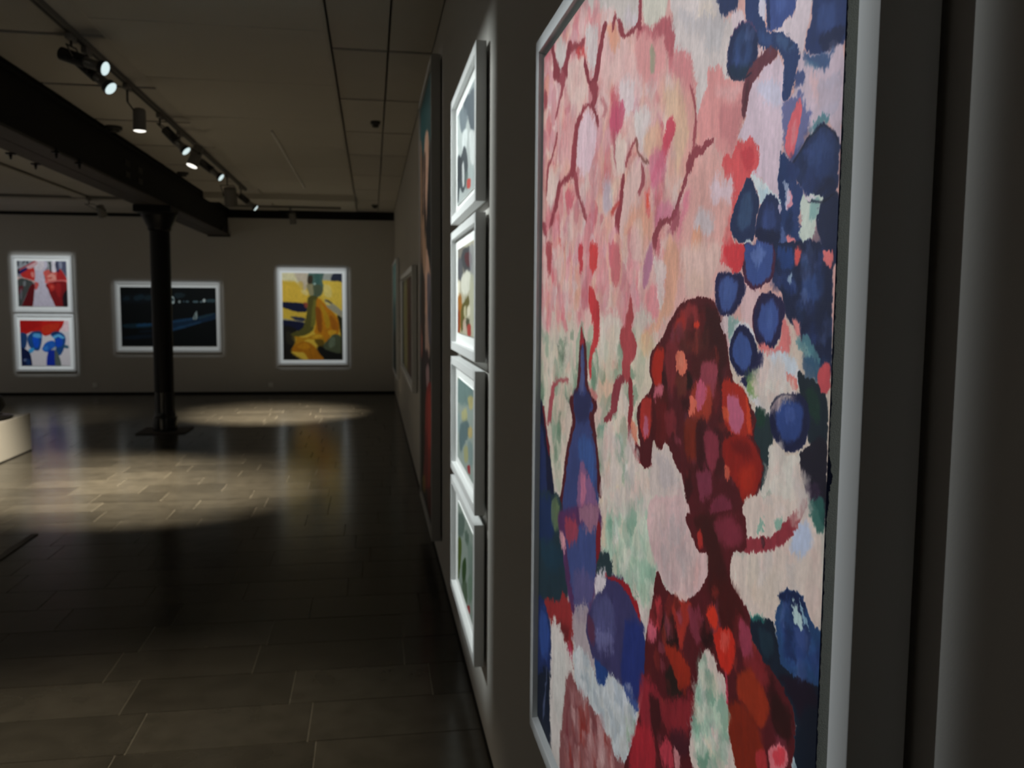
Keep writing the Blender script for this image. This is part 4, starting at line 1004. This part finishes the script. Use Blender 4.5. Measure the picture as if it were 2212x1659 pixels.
def dist(t): return math.hypot((t[0] + t[1]) / 2, (t[2] + t[3]) / 2)
tiles.sort(key=dist)
def tile_verts(t, dz, m):
    x0, x1, y0, y1 = t
    m.box(x0, x1, y0, y1, -.012, dz)
def inview(t):
    x, y = (t[0] + t[1]) / 2, (t[2] + t[3]) / 2
    return y > 2.4 and x > -(y * .47 + .5)
near = [t for t in tiles if inview(t)][:300]; ns = set(near)
for t in near:
    m = MB(); tile_verts(t, random.uniform(-.0004, .0004), m); m.build('tile', M_tile, floor)
m = MB()
for t in tiles:
    if t not in ns: tile_verts(t, 0, m)
o = m.build('outer_tiles', M_tile, floor); o['kind'] = 'stuff'
# plain slate up to the sides and behind the camera
struct('trim_3', MB().box(XL, .4086, YB, 1.50, -.012, 0), M_tile)

# ---- ceiling
ceiling = struct('ceiling', MB().box(XL, .4086, YB, 16.3, H + .06, H + .16), M_gap)
def panel(x0, x1, y0, y1, z, material=M_ceil, g=.004, th=.02, e=.003, gy=None):
    gy = g if gy is None else gy; m = MB(); x0 += g; x1 -= g; y0 += gy; y1 -= gy
    v = [(x0, y0, z + th), (x1, y0, z + th), (x1, y1, z + th), (x0, y1, z + th), (x0, y0, z + e), (x1, y0, z + e), (x1, y1, z + e), (x0, y1, z + e),
         (x0 + e, y0 + e, z), (x1 - e, y0 + e, z), (x1 - e, y1 - e, z), (x0 + e, y1 - e, z)]
    m.add(v, [(11, 10, 9, 8), (0, 1, 2, 3)] + [(4 + i, 4 + (i + 1) % 4, (i + 1) % 4, i) for i in range(4)] + [(8 + i, 8 + (i + 1) % 4, 4 + (i + 1) % 4, 4 + i) for i in range(4)])
    return m.build('panel', material, ceiling)
ys = [YB, -1.1, .29, 1.68, 3.06, 4.45, 5.84, 7.22, 8.56, 9.86, 11.36, 12.76, 14.1, 15.40, 15.79]
for y0, y1 in zip(ys, ys[1:]):
    panel(-.245, .119, y0, y1, H + .014, g=.006, gy=.022); panel(.119, .408, y0, y1, H + .014, g=.006, gy=.022)
ys2 = [YB, -.6, .68, 1.96, 3.24, 4.52, 5.80, 7.09, 8.37, 9.63, 10.9, 12.2, 13.45, 14.7, 15.86]
for y0, y1 in zip(ys2, ys2[1:]): panel(-2.44, -1.60, y0, y1, H, g=.010, gy=.03)
ys3 = [YB, -1.2, .2, 1.5, 2.8, 4.1, 5.4, 6.7, 8.0, 9.3, 10.6, 11.9, 12.86]
for y0, y1 in zip(ys3, ys3[1:]): panel(-1.60, -.262, y0, y1, H - .012, M_ceil2, g=.0015, e=.002, gy=.006)
panel(-1.60, -.25, 12.86, 14.3, H + .008, M_ceil2, g=.002); panel(-1.60, -.25, 14.3, 15.82, H + .008, M_ceil2, g=.002)
MB().box(-.262, -.250, YB, 12.86, H - .014, H + .03).build('edge_strip', M_ceil2, ceiling)
MB().box(-1.604, -1.592, YB, 12.86, H - .014, H + .01).build('edge_strip', M_ceil2, ceiling)
# a thin lighter bead along the slab
MB().box(-.925, -.908, 8.5, 12.5, H - .030, H - .011).build('seam_bead', M_bead, ceiling)
# shallow box across the bay before the far wall
MB().box(-2.44, -.245, 13.42, 13.95, 3.165, H + .02).build('cross_box', M_ceil2, ceiling)
MB().box(-1.485, -.245, 13.95, 14.6, 3.172, H + .02).build('cross_box', M_ceil2, ceiling)
# left bay, lower
zl = 3.17
MB().box(XL, -2.85, YB, 16.2, zl + .02, zl + .05).build('bay_ceiling', M_gap, ceiling)
ysl = [YB, .4, 3.4, 6.4, 9.4, 12.0, 13.85]
for y0, y1 in zip(ysl, ysl[1:]):
    panel(-4.10, -2.86, y0, y1, zl, g=.006); panel(-4.30, -4.10, y0, y1, zl - .03, M_ceil, g=.006)
    for xx in (-5.9, -7.5): panel(max(xx, XL), xx + 1.6, y0, y1, zl, g=.006)
MB().box(XL, -2.86, 13.85, 14.0, zl - .035, zl + .03).build('cross_box', M_ceil, ceiling)
panel(XL, -2.86, 14.0, 15.0, zl - .01, g=.004); panel(XL, -2.86, 15.0, 16.1, zl - .01, g=.004)

# ---- double steel beam carried by the cast-iron column
beam = empty('steel_beam', (-2.64, 0, 2.80), 0, 'black double steel beam running along the ceiling above the column', 'beam')
def ibeam(x0, x1):
    xm = (x0 + x1) / 2; z0 = 0; z1 = H - 2.80
    MB().box(xm - .02, xm + .02, YB, 15.93, z0 + .02, z1 - .02).build('web', M_beam, beam)
    MB().box(x0, x1, YB, 15.93, z0, z0 + .022).build('bottom_flange', M_beamf, beam)
    MB().box(x0, x1, YB, 15.93, z1 - .022, z1 + .01).build('top_flange', M_beam, beam)
ibeam(.006, .185); ibeam(-.185, -.006)
MB().box(.14, .146, YB, 15.93, .022, H - 2.82).build('web', M_beam, beam)
for y, x in ((7.41, .19), (7.95, .19), (7.54, -.195), (8.06, -.195)):
    m = MB(); m.box(x - .03, x + .03, y - .025, y + .025, -.012, 0); m.cyl((x, y, -.05), (x, y, .03), .008, n=10); m.cyl((x, y, -.03), (x, y, -.014), .014, n=6)
    m.build('clamp', M_black, beam)
for y in (9.6, 10.1):
    for z in (.14, .26): MB().box(.146, .152, y - .09, y + .09, z - .03, z + .03).build('splice_plate', M_black, beam)
MB().cyl((.146, 15.3, .05), (.158, 15.3, .05), .05, n=24).build('end_bolt', M_black, beam)
MB().box(-.19, .19, 15.86, 15.90, -.02, .02).build('bearing_plate', M_black, beam)

col = empty('iron_column', (-2.592, 11.35, 0), 0, 'black round cast-iron column on a square floor plate', 'column')
MB().box(-.29, .29, -.30, .28, 0, .014).build('floor_plate', M_beamf, col, .002)
MB().lathe([(.146, .012), (.147, .178), (.144, .188), (.134, .190), (.128, .20), (.121, .26), (.1175, .5)], n=48).build('base', M_blackg, col)
MB().lathe([(.1175, .5), (.1195, 1.5), (.1195, 2.50)], n=48).build('shaft', M_black, col)
m = MB().lathe([(.1195, 2.50), (.138, 2.515), (.142, 2.55), (.205, 2.68), (.212, 2.69), (.212, 2.72)], n=48)
m.build('capital', M_black, col)
MB().box(-.255, .185, -.22, .22, 2.72, 2.80).build('cap_plate', M_black, col, .004)

# ---- right wall paintings
def art_from(txt, wm, hm, res, base, seed, scale=1):
    A = Art(wm, hm, res, base, seed)
    for ln in txt.strip().split('\n'):
        q = ln.split()
        if q[0] == 'P': A.P(q[1], [tuple(float(z) for z in p.split(',')) for p in q[5:]], float(q[2]), float(q[3]), float(q[4]))
        elif q[0] == 'D': A.dabs(int(q[1]), float(q[2]), q[3].split('/'), [tuple(float(z) for z in p.split(',')) for p in q[4:]])
    return A
RZ = -PI / 2
big = art_from(BIG, 1194, 1440, BIGRES, 'cfa29c', 3)
M_big = big.material('painted_canvas_large', .5, .35, .28, 2400)
# bare linen edge of the large canvas, with paint run over it from the front
M_linen = mat('linen_edge', (.42, .44, .41), .85, .2, noise=.1, nscale=30, bump=.5, bscale=900)
nt = M_linen.node_tree; N = nt.nodes; K = nt.links; bs = N['Principled BSDF']; src = bs.inputs['Base Color'].links[0].from_socket
tc = N.new('ShaderNodeTexCoord'); sp = N.new('ShaderNodeSeparateXYZ'); K.new(tc.outputs['Object'], sp.inputs[0])
n1 = N.new('ShaderNodeTexNoise'); n1.inputs['Scale'].default_value = 7; n1.inputs['Detail'].default_value = 3; K.new(tc.outputs['Object'], n1.inputs['Vector'])
n2 = N.new('ShaderNodeTexNoise'); n2.inputs['Scale'].default_value = 160; n2.inputs['Detail'].default_value = 4; K.new(tc.outputs['Object'], n2.inputs['Vector'])
def mm(op, a, b, cl=False):
    x = N.new('ShaderNodeMath'); x.operation = op; x.use_clamp = cl
    for i, q in enumerate((a, b)):
        if isinstance(q, (int, float)): x.inputs[i].default_value = q
        else: K.new(q, x.inputs[i])
    return x.outputs[0]
# depth behind the canvas face (local y runs into the wall) against a ragged limit
lim = mm('MAXIMUM', mm('MULTIPLY', mm('SUBTRACT', n1.outputs['Fac'], .60), .075), .0016)
lim = mm('MULTIPLY', lim, mm('MULTIPLY', n2.outputs['Fac'], 2.0))
k_ = mm('MULTIPLY', mm('SUBTRACT', lim, mm('SUBTRACT', sp.outputs['Y'], -.0466)), 1600, True)
mx = N.new('ShaderNodeMix'); mx.data_type = 'RGBA'; K.new(k_, mx.inputs['Factor']); K.new(src, mx.inputs['A']); mx.inputs['B'].default_value = (.012, .016, .05, 1)
K.new(mx.outputs['Result'], bs.inputs['Base Color'])
picture('framed_painting', 'large pink, blue and crimson painting in a white frame, nearest the camera', (.4086, (.572 + 1.868) / 2, .659), RZ,
        1.296, 1.521, .048, .0086, .028, .010, 0, 0, 0, M_big, side_mat=M_linen, art_inset=(.040, .062, .039, .042), group='framed paintings on the right wall')
STK = [('stack_ink', 1.985, .548, 'small black and grey brush painting, topmost of the four stacked white frames'),
       ('stack_bird', 1.415, .532, 'small olive and brown painting, second from the top of the four stacked frames'),
       ('stack_mist', .856, .526, 'small pale green and ochre painting, third from the top of the four stacked frames'),
       ('stack_green', .286, .535, 'small grey-green painting, lowest of the four stacked white frames')]
W_ = 3.045, 4.0
for i, (k, z, h, lb) in enumerate(STK):
    wm, hm, base, txt, (yf, yn, zt, zb) = SMALL[k]
    am = art_from(txt, wm, hm, .9, base, 10 + i).material('painted_' + k, .6, .1, .3, 1200)
    picture('framed_painting', lb, (.4086, sum(W_) / 2, z), RZ, W_[1] - W_[0], h, .0375, .0086, .035, .021, 0, 0, 0, am,
            mat_board=True, thick=.006, art_inset=(W_[1] - yf, yn - W_[0], zb - z, z + h - zt), group='stack of four small framed paintings')
wm, hm, base, txt, (yf, yn, zt, zb) = SMALL['tall']
am = art_from(txt, wm, hm, .45, base, 20).material('painted_tall', .5, .1, .3, 900)
M_fdark = mat('grey_frame', (.42, .41, .39), .5, .4)
picture('framed_painting', 'very tall dark painting with teal, skin tones and red, almost floor to ceiling', (.4086, (5.07 + 6.37) / 2, .20), RZ, 1.30, 2.85, .055, .0086, .03, .010, 0, 0, 0, am,
        art_inset=(.045, .045, .05, .05), frame_mat=M_fdark, group='framed paintings on the right wall')
A = Art(2840, 1000, .3, '6c6a58', 31)
A.P('a8a67c', '500,100 1500,60 1500,900 700,940', 120, 60); A.P('8c8a5c', '900,200 1300,100 1200,900 900,900', 80, 60); A.P('4c3c3c', '1900,-50 2900,-50 2900,1050 2100,1050', 90, 50)
A.P('5a4030', '1500,0 2000,0 1900,1000 1600,1000', 120, 50); A.P('3c4448', '-50,-50 450,-50 400,1050 -50,1050', 80, 40)
picture('framed_painting', 'wide olive and brown painting in a thick frame, past the very tall one', (.4086, (7.78 + 10.85) / 2, .82), RZ, 3.07, 1.15, .046, .0086, .05, .018, 0, 0, 0,
        A.material('painted_olive', .6, 0, .3), art_inset=(.12, .12, .08, .08), frame_mat=M_frame, group='framed paintings on the right wall')
A = Art(2150, 1740, .3, '27363a', 32)
A.P('7fa8a8', '-60,-60 2200,-60 2200,500 1200,700 -60,760', 150, 60); A.P('4c7078', '-60,700 2200,650 2200,1000 -60,1100', 150, 60)
picture('framed_painting', 'teal painting on the right wall closest to the far corner', (.4086, (12.87 + 15.1) / 2, .50), RZ, 2.23, 1.80, .046, .0086, .035, .01, 0, 0, 0,
        A.material('painted_teal', .6, 0, .3), art_inset=(.04, .04, .03, .03), frame_mat=M_frame, group='framed paintings on the right wall')

# ---- far wall paintings
RF = math.atan2(FD.y, FD.x)
def fpic(key, lb, s0, s1, z0, z1, a, res, seed, thick=.012):
    wm, hm, base, txt, _ = SMALL[key]
    am = art_from(txt, wm, hm, res, base, seed).material('painted_' + key, .7, 0, .2)
    c = farp((s0 + s1) / 2, z0)
    return picture('framed_painting', lb, tuple(c), RF, s1 - s0, z1 - z0, .05, .012, .042, .028, 0, 0, 0, am, mat_board=True, thick=thick,
                   art_inset=(s1 - a[1], a[0] - s0, a[2] - z0, z1 - a[3]), group='framed paintings on the far wall')
fpic('red', 'red and white figure painting, upper of the pair on the left of the far wall', 5.530, 6.520, 1.440, 2.410, (5.622, 6.430, 1.539, 2.319), .7, 41)
fpic('blue', 'painting of blue heads under a red sky, lower of the pair on the far wall', 5.525, 6.512, .413, 1.412, (5.620, 6.425, .511, 1.297), .7, 42)
fpic('black', 'wide black night sea painting with a white sail, behind the iron column', 3.052, 4.840, .745, 1.985, (3.129, 4.746, .853, 1.886), .6, 43)
fpic('yellow', 'upright yellow and ochre painting near the right end of the far wall', .843, 2.070, .520, 2.257, (.932, 1.982, .616, 2.163), .5, 44)
for s, z, lb in ((5.233, .125, 'small pale wall socket low on the far wall, below the paired paintings'), (2.218, .12, 'small pale wall socket low on the far wall, left of the yellow painting')):
    o = empty('wall_socket', tuple(farp(s, z)), RF, lb, 'socket')
    MB().box(-.04, .04, -.010, 0, 0, .08).build('cover_plate', M_plastic, o, .002)
    MB().lathe([(.022, 0), (.022, .003), (.016, .003), (.016, .001)], (0, -.010, .04), 20, Matrix.Rotation(PI / 2, 3, 'X')).build('inlet', M_plastic, o)

# ---- plinth with a dark flat sculpture, floor channel
pl = empty('white_plinth', (-4.49, 8.98, 0), 0, 'low white plinth under a dark sculpture at the left edge', 'plinth')
MB().box(-.8, .8, -1.05, 1.05, .0, .404).build('body', M_plinth, pl, .003)
MB().box(-.79, .806, -1.04, 1.04, .0, .012).build('shade_strip', M_trim, pl)  # solid black strip on the face, standing in for a shaded gap at the foot
sc_ = empty('bronze_sculpture', (-4.12, 9.55, .404), 0, 'dark bronze sculpture lying on the low white plinth', 'sculpture')
m = MB().lathe([(.30, 0), (.39, .008), (.42, .02), (.36, .036), (.10, .06), (.02, .06)], n=40); m.build('disc', M_sculpt, sc_)
m = MB().lathe([(.13, .05), (.17, .12), (.15, .2), (.08, .26), (.02, .28)], (.10, .24, 0), 24); m.build('mound', M_sculpt, sc_)
m = MB()
prev = None
for i in range(14):
    h = i / 13; p = Vector((-.02 + .1 * math.cos(h * 6), .24 + .06 * math.sin(h * 6), .18 + .35 * h)); r = .06 * (1 - .6 * h)
    if prev: m.cyl(prev[0], p, prev[1], r, 14)
    prev = (p, r)
m.build('stem', M_sculpt, sc_)
tag(MB().box(-2.36, -2.312, 4.4, 6.33, 0, .006).build('floor_channel', M_channel), 'thin black cable channel on the floor at the left edge', 'channel')

# ---- lighting track and its heads
tr = empty('lighting_track', (-1.765, 0, H - .045), 0, 'long grey lighting track on the ceiling right of the beam', 'track')
MB().box(-.019, .019, .5, 12.9, .01, .045).build('rail', M_track, tr)
MB().box(-.006, .006, .5, 12.9, .006, .012).build('slot', M_black, tr)
tr2 = empty('lighting_track', (-1.38, 14.3, 3.13), 0, 'short grey lighting track under the box before the far wall', 'track')
MB().box(-.9, .9, -.018, .018, .008, .036).build('rail', M_track, tr2)
tr3 = empty('lighting_track', (-3.9, 13.6, zl - .04), 0, 'grey lighting track in the low bay left of the beam', 'track')
MB().box(-1.4, 1.0, -.018, .018, .0, .032).build('rail', M_track, tr3)
def head(label, mount, disc, axis, L=.26, r=.045, lens=None, yoke=True, kind='projector', rb=None, group='spotlights on the ceiling track'):
    """mount: point on the track; disc: centre of the lens; axis: unit vector the lamp shines along"""
    ax = Vector(axis).normalized(); D = Vector(disc); Mt = Vector(mount); back = D - ax * L; mid = D - ax * L * .62
    t = empty('track_spotlight', mount, 0, label, 'spotlight', group)
    def loc(p): return Vector(p) - Mt
    MB().box(-.017, .017, -.06, .06, -.035, .0).build('adapter', M_fix, t, .003)
    MB().cyl((0, 0, -.03), (0, 0, (mid - Mt).z * .45 - .02), .007, n=12).build('stem', M_fixd, t)
    side = ax.cross(Vector((0, 0, 1))).normalized(); rb = rb or r * .95
    m = MB(); top = Vector((0, 0, (mid - Mt).z * .45 - .02))
    for s in (-1, 1):
        q = loc(mid) + side * s * (rb + .008)
        m.cyl(top, top + side * s * (rb + .008), .005, n=8); m.cyl(top + side * s * (rb + .008), q, .005, n=8); m.cyl(q - side * s * .012, q + side * s * .010, .012, n=12)
    m.build('yoke', M_fixd, t)
    if kind == 'projector':
        m = MB().cyl(loc(back), loc(D - ax * L * .45), rb, rb, 28)
        m.build('housing', M_fixd, t)
        MB().cyl(loc(D - ax * L * .45), loc(D - ax * .03), r * .74, r * .74, 28).build('lens_tube', M_fix, t)
        m = MB().cyl(loc(D - ax * .032), loc(D - ax * .003), r * 1.06, r * 1.06, 32); m.build('front_ring', M_fixd, t)
        m = MB(); up = side.cross(ax).normalized()
        for s, q in ((1, .45), (-1, .45)):
            c = loc(D - ax * L * .34) + side * s * r * .76
            MB().cyl(c - ax * .02, c + ax * .02, .005, n=8).build('focus_pin', M_chrome, t)
        for s in (-1, 1):
            c = loc(D - ax * L * .5) + side * s * rb
            MB().cyl(c, c + side * s * .02, .006, n=8).build('shutter_knob', M_black, t)
            c = c + up * .02 - ax * .05
            MB().cyl(c, c + side * s * .012, .010, n=10).build('shutter_knob', M_black, t)
    else:
        m = MB().cyl(loc(back), loc(D - ax * .004), rb, r, 32); m.build('housing', M_fix, t)
        MB().lathe([(rb * 1.0, 0), (rb * .8, .012), (rb * .3, .018)], loc(back), 28, (-ax).to_track_quat('Z', 'Y').to_matrix()).build('rear_cap', M_fix, t)
        m = MB().cyl(loc(D - ax * .008), loc(D - ax * .001), r * 1.02, r * 1.02, 32); m.build('front_ring', M_fix, t)
    if lens:
        m = MB().lathe([(r * .98, 0), (r * .9, .004), (r * .5, .010), (r * .05, .012)], loc(D - ax * .002), 32, ax.to_track_quat('Z', 'Y').to_matrix()); m.build('lens', lens, t)
    return t
TX = -1.765; TZ = H - .04
head('lit grey spotlight on the track, nearest the camera, aimed flatter than its neighbour', (TX, 5.66, TZ), (-1.60, 5.75, 3.045), (.93, -.25, -.33), .30, .042, M_lensc)
head('lit grey spotlight on the track, second nearest, tipped steeply down', (TX, 5.95, TZ), (-1.60, 5.853, 2.95), (.70, -.25, -.62), .28, .042, M_lensc)
head('white-lit cylinder spotlight on the track pointing straight down', (TX, 6.86, TZ), (-1.70, 6.92, 2.895), (0, 0, -1), .15, .046, M_lensw, kind='can', rb=.045)
head('lit grey spotlight on the track just beyond the downward cylinder', (TX, 7.85, TZ), (-1.60, 8.08, 2.948), (.60, -.16, -.62), .27, .042, M_lensc)
head('white-lit cylinder spotlight tilted left, fifth along the track', (TX, 8.62, TZ), (-1.66, 8.60, 2.90), (-.30, -.22, -.90), .20, .052, M_lensw, kind='can', rb=.048)
head('lit grey spotlight low on the track, sixth from the camera', (TX, 9.55, TZ), (-1.60, 9.86, 2.973), (.70, -.15, -.55), .28, .042, M_lensc)
head('unlit round-backed spotlight turned away, near the end of the track', (TX, 11.3, TZ), (-1.73, 11.36, 2.83), (.02, .25, -.95), .22, .082, None, kind='can', rb=.075)
head('lit slim spotlight at the far end of the track', (TX, 12.45, TZ), (-1.60, 12.70, 2.953), (.70, 0, -.55), .28, .044, M_lensc)
head('unlit pale spotlight hanging from the short track before the far wall', (-1.27, 14.3, 3.135), (-1.24, 14.42, 2.90), (.05, .25, -.9), .17, .055, None, kind='can', rb=.052)
head('unlit pale spotlight left of the beam in the low bay', (-4.08, 13.6, zl - .03), (-3.96, 13.85, 2.90), (.12, .45, -.8), .16, .065, None, kind='can', rb=.055)

# ---- small ceiling devices
def device(label, x, y, z, r=.055):
    t = empty('smoke_detector', (x, y, z), 0, label, 'detector')
    MB().lathe([(r, 0), (r, -.02), (r * .95, -.026)], n=28).build('mount_ring', M_fixd, t)
    MB().lathe([(r * .72, -.024), (r * .66, -.05), (r * .3, -.055), (.004, -.055)], n=28).build('sensor_cap', M_fixd, t)
device('small dark ceiling detector between the beam and the near lights', -2.36, 8.67, H, .075)
device('small dark ceiling detector in the strip beside the right wall', .045, 8.04, H + .014, .045)
device('small dark ceiling detector against the beam, beyond the column', -2.33, 11.5, H, .07)
device('small dark ceiling detector near the far right corner', .06, 14.7, H + .014, .05)
device('small dark ceiling detector near the end of the beam', -2.34, 13.8, 3.165 + .085, .06)
